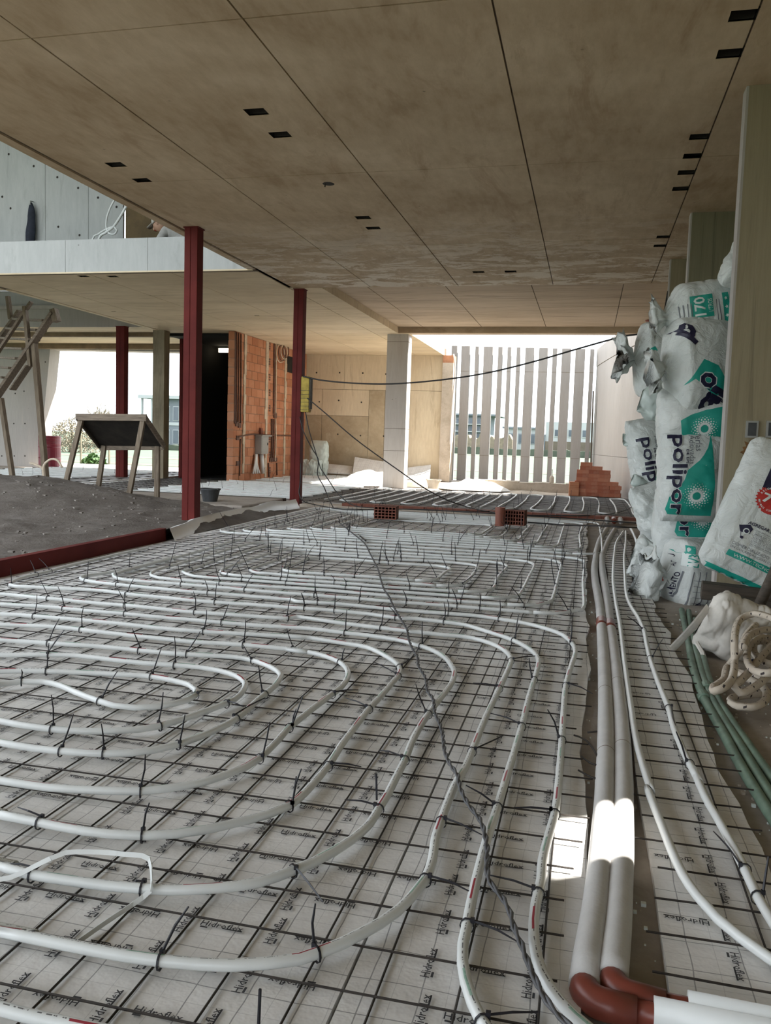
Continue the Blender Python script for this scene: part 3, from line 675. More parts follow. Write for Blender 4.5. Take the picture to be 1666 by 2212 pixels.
near_ties = [('a',[(580,290,660,130,1),(300,440,288,262,1),(368,560,413,370,1),(590,580,570,425,1),(910,415,918,248,1),(1010,535,1040,375,1),(780,795,817,598,1),(215,985,100,895,1),(790,1050,840,870,1),(1285,305,1370,330,0),(1490,258,1455,100,1),(1330,390,1490,280,0),(1088,268,1145,235,0),(1455,605,1518,415,1),(1635,865,1666,720,1),(1630,435,1666,340,1),(120,192,121,120,1)]),
 ('4',[(325,65,345,0,1),(285,232,415,215,0),(630,95,740,15,0),(605,145,490,70,0),(475,308,345,255,0),(68,400,130,245,1),(775,335,710,185,1),(1135,208,1005,180,0),(1200,70,1335,40,0),(1312,162,1293,50,1),(1488,187,1620,235,0),(1250,397,1095,335,0),(1005,518,1160,450,0),(1455,475,1388,315,1),(650,570,522,525,0),(265,597,430,610,0),(70,790,122,620,1),(505,840,345,780,0),(1125,830,968,705,1),(1425,855,1215,820,0),(838,900,1050,960,0)]),
 ('6',[(90,240,255,385,0),(212,670,212,395,1),(835,275,1085,330,0),(1455,365,1190,235,0),(1070,515,1350,610,0),(1155,1060,1465,1005,0)]),
 ('5',[(890,770,1060,465,1),(160,285,0,225,0),(845,370,750,330,0)]),
 ('8',[(285,290,30,250,0),(1490,640,1300,400,0),(1590,840,1650,560,1)]),
 ('7',[(845,1235,905,1410,0),(640,600,505,490,1),(690,825,795,670,1),(1010,1690,900,1420,1)]),
 ('2',[(190,387,165,355,1),(240,415,225,370,1),(90,440,90,360,1),(325,467,310,405,1),(190,527,185,445,1),(35,515,25,440,1),(240,625,240,520,1),(405,602,413,505,1),(470,557,440,505,1),(505,487,505,425,1),(700,580,700,485,1),(730,541,715,470,1),(600,692,598,575,1),(1050,670,1053,545,1),(1310,680,1305,590,1),(965,563,965,475,1),(1262,521,1235,435,1),(868,519,870,440,1),(790,486,800,400,1),(1008,490,1018,410,1),(535,410,522,350,1),(710,457,725,370,1),(845,410,850,350,1),(735,505,738,420,1)]),
 ('r',[(165,600,190,485,1),(285,565,298,445,1),(225,505,205,405,1),(415,668,430,545,1),(250,735,305,610,1),(270,790,330,670,1),(245,882,252,735,1),(680,780,680,660,1),(778,905,830,760,1),(640,590,640,475,1),(630,540,605,455,1),(985,575,995,470,1),(1050,678,1063,565,1),(1140,632,1175,535,1),(1245,747,1263,615,1),(880,852,897,700,1),(980,800,1030,675,1),(1498,767,1475,660,1),(1290,822,1250,745,1),(1475,607,1497,495,1),(1565,560,1550,480,1),(1625,532,1620,435,1),(1095,523,1115,425,1),(1065,485,1053,410,1),(655,483,690,400,1),(570,437,585,345,1),(935,440,915,330,1),(450,412,455,315,1),(1435,400,1450,310,1),(1478,425,1485,340,1),(1240,375,1243,295,1),(1110,425,1108,340,1),(510,345,500,295,1),(745,290,770,235,1),(660,350,670,275,1),(60,440,55,350,1),(200,380,155,310,1),(265,367,200,300,1)])]
for key, L in near_ties:
    s0, ox, oy = K[key]
    for bx, by, tx, ty, upr in L:
        p = onz(ox+bx/s0, oy+by/s0, ZT); d, nme, i = nearest(p)
        if d > .02: continue
        p = tubes[nme][i]
        tip = ony(ox+tx/s0, oy+ty/s0, p.y+.02) if upr else onz(ox+tx/s0, oy+ty/s0, .045)
        v = tip-p
        if v.length > .3: tip = p+v.normalized()*.26
        make_tie(nme, i, tip)
for o in F[10:]:
    P = tubes[o.name]; far = P[0].y > 12.5
    n = (16 if far else 13)
    for k in range(n):
        i = random.randrange(2, len(P)-2); p = P[i]
        if not far and p.y < 5.9 and p.x > -2.2: continue
        L = random.uniform(.10,.2)
        make_tie(o.name, i, p + Vector((random.gauss(0,.045), random.gauss(0,.045), L)), seg=6, wd=.007 if far else .0055)

# white perimeter strip standing along the left edge of the field
q = MB(); ES = [onz(x,y,.0) for x,y in ((368,1172),(395,1158),(430,1143),(470,1131),(520,1119),(570,1109),(640,1097))]
PS = spline(ES, .12); n_ = len(PS)
for i, p_ in enumerate(PS):
    h_ = .13+.05*noise.noise(Vector((p_.y*1.3,0,4))); w_ = .05+.06*noise.noise(Vector((p_.y*2.1,3,1)))
    q.v += [(p_.x+.06,p_.y,-.005),(p_.x-.01,p_.y,h_),(p_.x-.07-w_,p_.y+.03,h_*.75),(p_.x-.11-w_,p_.y+.04,.0)]
for i in range(n_-1):
    for k in range(3): a = 4*i+k; q.f.append((a,a+1,a+5,a+4)); q.mi.append(0)
tag(q.build('edge_strip', M['pexplain'], smooth=True, fix=True), 'white foam edge strip curling up beside the closest red post', 'edge strip')

# ================================================================== posts, brick wall and the things at the back and on the left
def onx(x, y, X):
    d = ray(x, y); return Vector((0, 0, EYE)) + d*(X/d.x)
M['rust'] = plain('weathered_wood', A(.20,.15,.11), .85, .3, 4, .4)
M['wood_x'] = wood('grey_timber', A(.10,.075,.055), A(.29,.23,.17), 0)
M['wood_y'] = wood('grey_timber_long', A(.10,.075,.055), A(.28,.22,.16), 1)
M['wood_z'] = wood('grey_timber_upright', A(.105,.078,.054), A(.28,.22,.155), 2)
M['wood_dark'] = wood('dark_timber', A(.035,.028,.022), A(.10,.08,.06), 0)
def post(name, label, x0, x1, y0, y1, z1, cat='steel post', z0=-.01):
    t_ = thing(name, label, cat, ((x0+x1)/2, (y0+y1)/2, 0)); cx, cy = (x0+x1)/2, (y0+y1)/2; hw, hd = (x1-x0)/2, (y1-y0)/2
    bevel(box('channel', (-hw,-hd,z0), (-.004,hd,z1), M['steel'], t_), .006, 2)
    bevel(box('channel', (.004,-hd,z0), (hw,hd,z1), M['steel'], t_), .006, 2)
    box('weld_seam', (-.005,-hd+.006,z0), (.005,hd-.006,z1), M['steel'], t_)
    box('base_plate', (-hw-.03,-hd-.03,z0), (hw+.03,hd+.03,z0+.014), M['steel'], t_)
    box('cap_plate', (-hw-.01,-hd-.01,z1-.012), (hw+.01,hd+.01,z1), M['steel'], t_)
    return t_
post('steel_post', 'scratched dark red steel post at the edge of the tall opening, closest one', -4.485,-4.325,8.70,8.85, ZC)
post('steel_post', 'dark red steel post from which black cables hang', -4.555,-4.395,12.46,12.61, ZC)
post('steel_post', 'dark red steel post behind the tilted work table', -10.42,-10.21,17.0,17.18, 3.43)
a_ = ony(386.5,900,18.4).x; post('steel_post', 'dark red steel post at the edge of the unlit doorway', a_, a_+.16, 18.4, 18.55, ZC)
pc_ = struct(box('column_stained', (-9.64,17.25,-.01), (-9.36,17.5,ZC+.01), concrete('stained_post_concrete', A(.17,.14,.09), A(.34,.29,.20), 2.2, (1,1,.5), A(.07,.055,.035), (8,8,.7))), 'stained concrete column behind the tilted work table')

# orange hollow brick wall, brick by brick
t = NT('orange_brick'); p = t.pos((1,1,1), True); oi = t.n('ShaderNodeObjectInfo')
c = t.ramp(oi.outputs['Random'], [(0, A(.40,.155,.075)), (.5, A(.48,.20,.10)), (1, A(.55,.25,.14))])
c = t.mix(t.math('MULTIPLY', t.mask(t.noise(t.pos(), 3, 8, .7), .5, .7), .35), c, A(.58,.38,.26))
t.col(c); t.rough(.85); t.bump(t.noise(t.pos((1,1,1)), 40, 5), .3, .004); M['brick'] = t.m
M['brickdark'] = plain('dark_red_brick', A(.20,.07,.045), .85, .25, 8, .3)
bwall = struct(box('wall_brick', (-7.85,17.37,0), (-7.715,22.3,ZC-.002), plain('wall_mortar', A(.40,.30,.22), .95, .2, 5, .4, obj=False)), 'orange hollow brick wall with conduits chased into it')
CH, BL = .198, .335
qb = MB(); qb.box((-.075,0,0),(.075,BL-.012,CH-.012)); bme = qb.mesh('brick'); bme.materials.append(M['brick'])
qh = MB(); qh.box((-.075,0,0),(.075,BL/2-.012,CH-.012)); hme = qh.mesh('brick_half'); hme.materials.append(M['brick'])
def brick_at(me, y, z, par_, x=-7.775):
    o = bpy.data.objects.new('brick', me); C.objects.link(o); o.parent = par_
    o.location = (x+random.uniform(-.003,.003), y, z); return o
for k in range(17):
    z = .006+k*CH; y = 17.35
    if k % 2: brick_at(hme, y, z, bwall); y += BL/2
    while y < 22.0:
        if not (y+BL > 20.72 and y < 21.55 and k in (14,15)): brick_at(bme, y, z, bwall)
        y += BL
    if y < 22.2: brick_at(hme, y, z, bwall)
box('recess', (-7.74,20.7,2.75), (-7.70,21.6,3.17), M['black'], bwall)  # black slab stands in for the dark inside the opening
XW = -7.695
def wp(x, y, off=0.0): v = onx(x, y, XW+off); return v
M['chase'] = plain('chase_mortar', A(.56,.47,.36), .95, .2, 9, .6, obj=False)
def chase(x, y0, y1, w_, name='mortar_chase', mat='chase'):
    a, b = wp(x, y0), wp(x, y1); yy = (a.y+b.y)/2
    q = MB(); n = 14; zs = [a.z+(b.z-a.z)*i/n for i in range(n+1)]
    for i in range(n):
        w0 = w_*(1+random.uniform(-.25,.35)); d = random.uniform(-.02,.02)
        q.box((XW-.012,yy-w0/2+d,min(zs[i],zs[i+1])-.006),(XW+.010+random.uniform(0,.01),yy+w0/2+d,max(zs[i],zs[i+1])+.006))
    q.build(name, M[mat], bwall)['kind'] = 'stuff'
for x, y0, y1, w_ in ((527.5,722,1022,.11),(575,735,1030,.13),(615,768,1024,.1)): chase(x, y0, y1, w_)
chase(648.5, 758, 812, .1)
M['conduit'] = plain('brown_conduit', A(.13,.065,.045), .6, .3, 12, .2)
M['conduit_pale'] = plain('pale_conduit', A(.62,.52,.40), .5, .2, 12, .1)
def wire(parent, pts, r, mat, name='conduit', step=.1, n=6):
    q = MB(); q.tube(spline(pts, step), r, n); return q.build(name, M[mat], parent, smooth=True)
for x in (508.5,511.5,516,521): wire(bwall, [wp(x,716+(x-508)*.4,.012), wp(x,800,.012), wp(x-1,915,.012)], .016, 'conduit')
wire(bwall, [wp(520,948,.012), wp(519,980,.012), wp(518,1028,.015)], .016, 'conduit')
wire(bwall, [wp(514,944,.02), wp(545,938,.02), wp(575,940,.02), wp(635,941,.02)], .018, 'conduit')
for x in (592.5,596.5): wire(bwall, [wp(x,742,.015), wp(x,800,.015), wp(x-1,893,.015)], .020, 'conduit' if x < 595 else 'conduit_pale')
for x, mt in ((587,'conduit'),(591,'conduit'),(595.5,'conduit_pale')): wire(bwall, [wp(x,905,.015), wp(x+.5,950,.02), wp(x-1,996,.015)], .020, mt)
wire(bwall, [wp(580,1000,.01), wp(581,1030,.01)], .02, 'conduit'); wire(bwall, [wp(598,1000,.01), wp(598.5,1026,.01)], .02, 'conduit')
def wbox(px, py, w_, h, mat='black', d=.02, name='wall_box'):
    c_ = wp(px, py); return box(name, (XW-.03,c_.y-w_/2,c_.z-h/2), (XW+d,c_.y+w_/2,c_.z+h/2), M[mat], bwall)
for px, py in ((511,916),(517,919),(513,946),(513,1001)): wbox(px, py, .13, .10, 'conduit')
wbox(594,897,.2,.14,'conduit'); wbox(590,993,.5,.10,'conduit'); wbox(562,931,.12,.14,'brickdark',.05)
q = MB()
for k in range(9):
    if k == 5: continue
    c_ = wp(583,748+k*33.5)
    for j in range(3): q.box((XW-.01,c_.y-.05,c_.z-.08+j*.06),(XW+.002,c_.y+.05,c_.z-.04+j*.06))
q.build('brick_hollows', M['conduit'], bwall)['kind'] = 'stuff'
M['grey_metal'] = plain('grey_painted_metal', A(.33,.33,.31), .5, .08, 3, .05)
cab = thing('electric_cabinet', 'grey metal cabinet on the orange brick wall', 'cabinet', (0,0,0))
a, b = wp(551.5,942,.0), wp(566.5,980,.0)
box('body', (XW+.0,a.y,b.z), (XW+.16,b.y,a.z), M['grey_metal'], cab); box('lid_flange', (XW,a.y-.05,a.z), (XW+.2,b.y+.1,a.z+.03), M['grey_metal'], cab)
box('door', (XW+.16,a.y+.03,b.z+.03), (XW+.168,b.y-.03,a.z-.03), M['grey_metal'], cab); box('latch', (XW+.168,b.y-.1,(a.z+b.z)/2), (XW+.18,b.y-.07,(a.z+b.z)/2+.06), M['black'], cab)
for k, (x, lb) in enumerate(((553,'bundle of white pipes fanning out under the grey cabinet'),(565,'straight white pipe under the grey cabinet'))):
    a, b = wp(x,981,.05), wp(x-(3 if k == 0 else -3),1023,.08)
    if k: 
        q = MB(); q.tube([a,b], .05, 10); tag(q.build('drain_pipe', M['pexplain'], smooth=True), lb, 'pipe')
    else:
        bt = thing('pipe_bundle', lb, 'pipe')
        for j in range(4): q = MB(); q.tube(spline([a+Vector((0,.02*j,0)), a.lerp(b,.5)+Vector((0,.04*j-.02,0)), b+Vector((.02*j,.09*j-.1,0))], .1), .022, 8); q.build('pipe', M['pexplain'], bt, smooth=True)
cc = thing('cable_coil', 'coil of brown cable hung high on the orange brick wall', 'cable')
for k in range(4):
    c_ = wp(606+3.2*k,764-2*k,.06); R = .22-.02*k
    q = MB(); q.tube([c_+Vector((.01*k, R*1.3*math.cos(a*.3142), R*math.sin(a*.3142))) for a in range(21)], .014, 6, False); q.build('loop', M['conduit' if k % 2 else 'conduit_pale'], cc, smooth=True)
lp = thing('tube_lamp', 'lit lamp in the dark doorway beside the brick wall', 'lamp'); c_ = ony(486,757,20.0)
box('housing', (c_.x-.18,c_.y-.05,c_.z+.05), (c_.x+.18,c_.y+.05,c_.z+.10), M['grey_metal'], lp); box('diffuser', (c_.x-.16,c_.y-.04,c_.z-.05), (c_.x+.16,c_.y+.04,c_.z+.05), lampm.m, lp)

# kerb of hollow bricks across the floor, with planks and the concrete ledge on its left
kb = struct(box('kerb_bed', (-4.35,12.36,-.012), (1.0,12.72,.03), M['mortar']), 'mortar bed of the low brick kerb across the floor')
q = MB(); q.box((-.16,-.09,0),(.16,.09,.07)); km = q.mesh('kerb_brick'); km.materials.append(M['brickdark'])
for k in range(15):
    o = bpy.data.objects.new('brick', km); C.objects.link(o); o.parent = kb; o.location = (-3.5+.335*k*.97, 12.47+random.uniform(-.015,.015), .006); o.rotation_euler = (0,0,random.uniform(-.04,.04))
struct(bevel(box('floor_ledge', (-7.6,10.75,-.012), (-4.62,12.36,.10), M['floor']), .02), 'low concrete ledge between the two red posts')
def plank(label, a, b, w_, h, mat='wood_x', name='plank', cat='plank'):
    a = Vector(a); b = Vector(b); L = (b-a).length; q = MB(); q.box((-L/2,-w_/2,-h/2),(L/2,w_/2,h/2))
    o = q.build(name, M[mat]); o.location = (a+b)/2; o.rotation_mode = 'QUATERNION'; o.rotation_quaternion = (b-a).to_track_quat('X','Z')
    bevel(o, .004, 1); return tag(o, label, cat)
plank('dark timber plank lying along the ledge behind the black bucket', (-7.8,12.52,.05), (-4.62,12.42,.06), .14, .09, 'wood_dark')
plank('long grey plank lying across the floor left of the work table', (-14.2,13.1,.03), (-8.9,12.9,.05), .18, .05)
plank('second long plank lying in front of the grey one, left of the work table', (-13.8,12.6,.03), (-8.4,12.45,.03), .2, .05, 'wood_dark')
plank('pale plank on edge below the work table', ony(120,1066,10.45), ony(268,1082,10.45), .03, .13)
plank('brown plank on edge at the right foot of the work table', ony(270,1078,10.5), ony(347,1096,10.9), .03, .13)

# heap of dirt in the tall opening
def heap_z(x, y):
    h = .33*math.exp(-((x+7.25)/1.7)**2-((y-9.7)/1.5)**2) + .22*math.exp(-((x+8.9)/1.6)**2-((y-9.2)/1.6)**2) + .07*math.exp(-((x+5.2)/1.1)**2-((y-8.0)/2.2)**2)
    h += .05*noise.noise(Vector((x*1.6,y*1.6,0))) + .028*noise.noise(Vector((x*5,y*5,2))) + .014*noise.noise(Vector((x*14,y*14,5)))
    e = min(1, max(0, (-4.04-x)/.25)) * min(1, max(0, (12.0-y)/1.0)) * min(1, max(0, (x+13)/1.5))
    return -.02 + (h+.05)*(.12+.88*e)
t = NT('dirt'); p = t.pos()
c = t.ramp(t.noise(p, 2.5, 10, .75), [(.3, A(.10,.08,.065)), (.55, A(.175,.15,.128)), (.75, A(.28,.255,.23))])
t.col(c); t.rough(.97); t.bump(t.noise(p, 26, 8, .75), 1.0, .03); M['dirt'] = t.m
q = MB(); NX, NY = 150, 120
for j in range(NY+1):
    for i in range(NX+1):
        x = -13+8.92*i/NX; y = 3.0+9.0*j/NY; q.v.append((x, y, heap_z(x, y)))
for j in range(NY):
    for i in range(NX): a = j*(NX+1)+i; q.f.append((a,a+1,a+NX+2,a+NX+1)); q.mi.append(0)
hp = q.build('dirt_heap', M['dirt'], smooth=True); tag(hp, 'heap of brown dirt and rubble behind the red steel kerb', 'dirt heap', kind='stuff')
q = MB()
for k in range(900):
    x, y = random.uniform(-11,-4.2), random.uniform(5.2,11); r = random.choice((.006,.008,.01,.012,.016,.02)); z = heap_z(x,y)
    a = random.uniform(0,3); n_ = len(q.v); q.box((-r*random.uniform(.7,1.6),-r,-r*.5),(r,r*random.uniform(.6,1.3),r*.6))
    for i in range(n_, len(q.v)): vx,vy,vz = q.v[i]; q.v[i] = (x+vx*math.cos(a)-vy*math.sin(a), y+vx*math.sin(a)+vy*math.cos(a), z+vz)
q.build('rubble', plain('rubble', A(.24,.215,.19), .95, .4, 4, .4, obj=False), hp)['kind'] = 'stuff'

sb = thing('steel_channel', 'dark red steel channel lying as a kerb between dirt and insulation', 'steel beam', (-4.03,4.5,0))
for nm, a, b in (('web',(-.006,-3.2,-.005),(.006,2.98,.135)),('top_flange',(-.06,-3.2,.127),(-.006,2.98,.135)),('bottom_flange',(-.06,-3.2,-.005),(-.006,2.98,.003)),('end_plate',(-.06,2.97,-.005),(.006,2.985,.135))): box(nm, a, b, M['steel'], sb)

# tilted work table on the heap
wt = thing('work_table', 'tilted timber work table with dark stained underside on the dirt heap', 'work table', (0,0,0))
A1, C1, D1, B1 = ony(167,901,10.5), ony(314,902,10.5), ony(356,966,11.0), ony(216,964,11.2)
def bar(parent, name, a, b, w_, h, mat='wood_x', up=(0,0,1)):
    q = MB(); q.bar(a, b, w_, h, up); return bevel(q.build(name, M[mat], parent), .003, 1)
nrm = (C1-A1).cross(B1-A1).normalized()
if nrm.z < 0: nrm = -nrm
M['underside'] = plain('stained_board', A(.022,.018,.014), .8, .6, 5, .3)
def at4(u, v): return (A1*(1-u)+C1*u)*(1-v)+(B1*(1-u)+D1*u)*v
q = MB(); th = nrm*.02
q.add([at4(0,0),at4(1,0),at4(1,1),at4(0,1),at4(0,0)+th,at4(1,0)+th,at4(1,1)+th,at4(0,1)+th], [(0,3,2,1),(4,5,6,7),(0,1,5,4),(1,2,6,5),(2,3,7,6),(3,0,4,7)])
q.build('top_board', M['underside'], wt, fix=True)
bar(wt, 'rail', A1-Vector((.02,0,0)), C1+Vector((.02,0,0)), .03, .095); bar(wt, 'rail', C1, D1, .03, .075, 'wood_y'); bar(wt, 'rail', A1, B1, .03, .085, 'wood_dark'); bar(wt, 'rail', B1+Vector((0,0,-.02)), D1, .03, .08)
for top_, (px, py, Y) in ((at4(.05,.04),(138,1062,10.5)),(at4(.96,.04),(276,1084,10.5)),(at4(.9,.97),(339,1097,10.95)),(at4(.08,.97),(211,1062,11.2))):
    bar(wt, 'leg', top_, ony(px,py,Y), .07, .05, 'wood_z', (0,1,0))

# timber stair with props at the far left
st = thing('timber_stair', 'steep timber stair with diagonal props under the gallery opening', 'stair', (0,0,0))
YS, YT = 14.9, 16.1
def sl(x, y, Y=YS): return ony(x, y, Y)
bar(st, 'stringer', sl(116,676), sl(-60,935), .06, .2, 'wood_x', (0,1,0)); bar(st, 'stringer', sl(44,672,YT), sl(-120,900,YT), .06, .18, 'wood_x', (0,1,0))
bar(st, 'handrail', sl(53,674), sl(-40,815), .05, .09, 'wood_x', (0,1,0)); bar(st, 'splice_board', sl(62,790,YS-.08), sl(27,842,YS-.08), .03, .2, 'wood_x', (0,1,0))
bar(st, 'prop', sl(74,742), sl(100,1043), .09, .12, 'wood_z', (0,1,0)); bar(st, 'prop', sl(2,860), sl(28,1037), .08, .1, 'wood_z', (0,1,0)); bar(st, 'newel', sl(54,662), sl(66,792,YS-.05), .07, .1, 'wood_z', (0,1,0))
bar(st, 'newel', sl(17,640,YT), sl(23,690,YT), .07, .1, 'wood_z', (0,1,0)); bar(st, 'brace', sl(68,652), sl(52,675), .05, .09, 'wood_x', (0,1,0)); bar(st, 'block', sl(116,668), sl(123,695), .12, .14, 'wood_z', (0,1,0))
for k in range(9):
    a = sl(103-14.5*k, 693+20.5*k); b = sl(38-15*k, 690+20.3*k, YT)
    q = MB(); q.bar(a, b, .24, .045); bevel(q.build('tread', M['wood_y'], st), .004, 1)
# red oil drum by the window
M['drum'] = plain('drum_red', A(.17,.012,.025), .4, .2, 4, .1)
dr_ = thing('oil_drum', 'dark red steel oil drum by the far window', 'barrel', (ony(105,1000,20.25).x,20.3,0))
q = MB(); prof = [(.29,0),(.30,.02),(.29,.03)]
for zz in (.27,.57): prof += [(.29,zz),(.305,zz+.015),(.29,zz+.03)]
for k in range(5): prof += [(.29,.66+.04*k),(.298,.675+.04*k),(.29,.69+.04*k)]
prof += [(.29,.86),(.30,.87),(.30,.885),(.28,.89),(.275,.87)]
q.lathe(prof, 28); q.build('shell', M['drum'], dr_, smooth=False); q = MB(); q.lathe([(.03,.87),(.03,.89)], 10, (.15,0,0)); q.build('bung', M['grey_metal'], dr_)
# flexible pipes springing up near the stair
for k, pl in enumerate(([(98,1055),(95,1030),(90,1010),(65,1000)],[(94,1030),(95,1005),(110,992),(125,995),(134,1010)])):
    q = MB(); q.tube(spline([ony(x,y,14.0) for x,y in pl], .05), .022, 8); tag(q.build('flexible_pipe', M['conduit_pale'], smooth=True), ('pale flexible pipe stub bending left beside the stair prop','pale flexible pipe arching over beside the stair prop')[k], 'pipe')
# hollow bricks standing on the heating field
def hollow(label, loc, rz, w_, h, d, cols, rows, fr=.012):
    t_ = thing('hollow_brick', label, 'brick', loc, rz); q = MB()
    for i in range(cols+1): x = -w_/2+i*(w_-fr)/cols; q.box((x,-d/2,0),(x+fr,d/2-.006,h))
    q.build('webs', M['brickdark'], t_)['kind'] = 'stuff'
    q = MB()
    for j in range(rows+1): z = j*(h-fr)/rows; q.box((-w_/2,-d/2+.0005,z),(w_/2,d/2-.006,z+fr))
    q.build('shelves', M['brickdark'], t_)['kind'] = 'stuff'
    box('back', (-w_/2,d/2-.01,0), (w_/2,d/2,h), M['black'], t_); return t_  # black back plate paints the dark depth of the cells
hollow('hollow brick standing alone on the pipes, holes facing out', (-2.50,10.5,.055), .03, .29, .165, .18, 6, 4)
hollow('hollow brick next to the brown drain stub', (-.84,10.62,.055), -.12, .25, .19, .18, 7, 4)
q = MB(); q.lathe([(.062,0),(.062,.02),(.058,.022),(.058,.15),(.064,.152),(.064,.235),(.054,.235),(.054,.03)], 20, (0,0,0)); o = q.build('drain_stub', plain('brown_pvc', A(.24,.075,.045), .4, .1, 4, .05), smooth=False); o.location = (-1.02,10.42,.05); tag(o, 'brown plastic drain stub rising from the heating field', 'pipe')
# black builder's bucket
M['bucket'] = plain('bucket_black', A(.045,.048,.05), .6, .4, 7, .2)
def bucket(label, loc, r, h, mat):
    t_ = thing('bucket', label, 'bucket', loc); q = MB()
    q.lathe([(r*.68,0),(r*.95,h*.9),(r*1.02,h*.91),(r*1.02,h),(r*.94,h),(r*.66,.02)], 24); q.build('tub', M[mat], t_, smooth=False)
    q = MB(); q.tube([(r*1.0*math.cos(a), -r*.25*math.sin(a)-r*.4, h*.98+.02*math.sin(a)) for a in [math.pi*k/14 for k in range(15)]], .006, 6); q.build('handle', M['grey_metal'], t_, smooth=True)
    q = MB(); q.lathe([(r*.86,h*.72),(r*.3,h*.8)], 18); q.build('mortar', M['mortar'], t_); return t_
bucket('black mortar-stained bucket on the ledge between the red posts', (-5.32,11.2,.10), .15, .19, 'bucket')
M['bucket_pale'] = plain('bucket_pale', A(.55,.50,.42), .7, .2, 6, .2)
bucket('pale mortar-covered bucket in the sun by the court', (ony(935,1050,18.3).x,18.4,.02), .17, .2, 'bucket_pale')

# ================================================================== thick pipes along the insulation
t = NT('grey_sleeve'); p = t.pos()
t.col(t.ramp(t.noise(p, 6, 8, .7), [(.3, A(.52,.51,.50)), (.7, A(.64,.63,.62))])); t.rough(.75); t.bump(t.noise(p, 60, 4), .3, .004); M['sleeve'] = t.m
M['brownpipe'] = plain('brown_pipe', A(.19,.045,.030), .35, .15, 5, .08)
M['green'] = plain('green_pipe', A(.15,.225,.17), .5, .3, 9, .1, obj=False)
M['greendirty'] = M['green']
ZP, RP = .022, .031
def insulated(label, segs, near_px, tail):
    t_ = thing('insulated_pipe', label, 'pipe')
    P = spline(trace(segs, ZP), .06)
    d2 = min(range(len(P)), key=lambda i: abs(P[i].y-near_px))
    for nm, a, b, r, mt in (('foam_sleeve', 0, d2-1, RP*.94, 'sleeve'), ('coupling', d2-2, d2+1, RP*1.04, 'brownpipe'), ('foam_sleeve', d2, len(P)-1, RP, 'sleeve')):
        q = MB(); pts = P[a:b+1]; q.tube(pts, r, 20); q.build(nm, M[mt], t_, smooth=True)
    for yj in (3.75, 2.95):
        i = min(range(len(P)), key=lambda i: abs(P[i].y-yj-random.uniform(-.1,.1))); d = (P[i+1]-P[i-1]).normalized()
        q = MB(); q.tube([P[i]-d*.002, P[i]+d*.002], RP*1.012, 20); q.build('joint_line', M['rust'], t_, smooth=True)
    e = P[-1]; d = (P[-1]-P[-3]).normalized(); R_ = .024
    arc = [e - d*.03] + [e + d*(.045*math.sin(a)) + Vector((1,-.05,0))*(.045*(1-math.cos(a))) for a in [math.pi/2*k/6 for k in range(7)]] + [e + d*.045 + Vector((1,-.05,0))*.10]
    q = MB(); q.tube(arc, [R_*1.12]*2+[R_*1.25]*6+[R_*1.12], 16); q.build('elbow', M['brownpipe'], t_, smooth=True)
    s0 = arc[-1]; dr = Vector((1,-.035,0)).normalized()
    q = MB(); q.tube([s0-dr*.02, s0+dr*.10], R_*.9, 14); q.build('stub', M['brownpipe'], t_, smooth=True)
    q = MB(); q.tube([s0+dr*tail, s0+dr*.75], RP*1.05, 20); q.build('white_sleeve', M['pexplain'], t_, smooth=True)
    return t_
insulated('thick grey insulated pipe, the one nearer the white heating loops', [('p',[(1312,1142),(1297,1165),(1288,1195)]),('7',[(255,2),(240,102),(246,202),(268,322),(285,422),(300,562),(315,802),(325,1002),(331,1202),(334,1402),(333,1602),(326,1802)]),('8',[(608,202),(590,452),(570,702),(540,952),(500,1202),(478,1380)])], 5.05, .03)
insulated('thick grey insulated pipe, the one nearer the sacks', [('p',[(1330,1142),(1316,1165),(1303,1195)]),('7',[(302,2),(302,102),(320,222),(338,332),(352,432),(367,562),(395,752),(415,902),(435,1102),(455,1302),(466,1502),(471,1702)]),('8',[(727,102),(725,252),(720,502),(705,752),(690,1002),(665,1252),(658,1340)])], 5.0, .04)
q = MB()
jc = thing('pipe_manifold', 'cluster of grey couplings where the thick pipes pass the kerb', 'pipe fitting', onz(1328,1133,0))
for k in range(3):
    q = MB(); q.tube([(-.1+.09*k,-.1,.05),(-.1+.09*k,.22,.06)], .035, 12); q.build('coupling', M['sleeve' if k != 1 else 'brownpipe'], jc, smooth=True)
for k, seg in enumerate(([(945,440),(970,560),(1000,700),(1025,850),(1060,980),(1120,1140),(1200,1290),(1290,1450),(1390,1640),(1500,1830),(1610,2010),(1700,2150),(1800,2300)],[(1000,450),(1015,560),(1045,720),(1080,850),(1120,990),(1180,1140),(1260,1290),(1360,1450),(1460,1610),(1570,1790),(1700,2000),(1800,2150)],[(1050,520),(1085,720),(1120,840),(1150,960),(1200,1090),(1270,1220),(1360,1360),(1460,1500),(1570,1660),(1700,1830),(1850,2000)])):
    t_ = thing('green_pipe', ('green plastic pipe closest to the insulation strip','middle one of the three green plastic pipes','green plastic pipe farthest from the insulation strip')[k], 'pipe')
    P = spline(trace([('7', seg)], .012), .07); r = .0185
    q = MB(); q.tube(P, r, 12); q.build('pipe', M['green'], t_, smooth=True)
    for i in ([int(len(P)*.62)] if k < 2 else [int(len(P)*.17)]):
        d = (P[i+1]-P[i]).normalized(); q = MB(); q.tube([P[i]-d*.035,P[i]-d*.03,P[i]+d*.03,P[i]+d*.035], [r*1.15,r*1.42,r*1.42,r*1.15], 14); q.build('coupling', M['green'], t_, smooth=False)
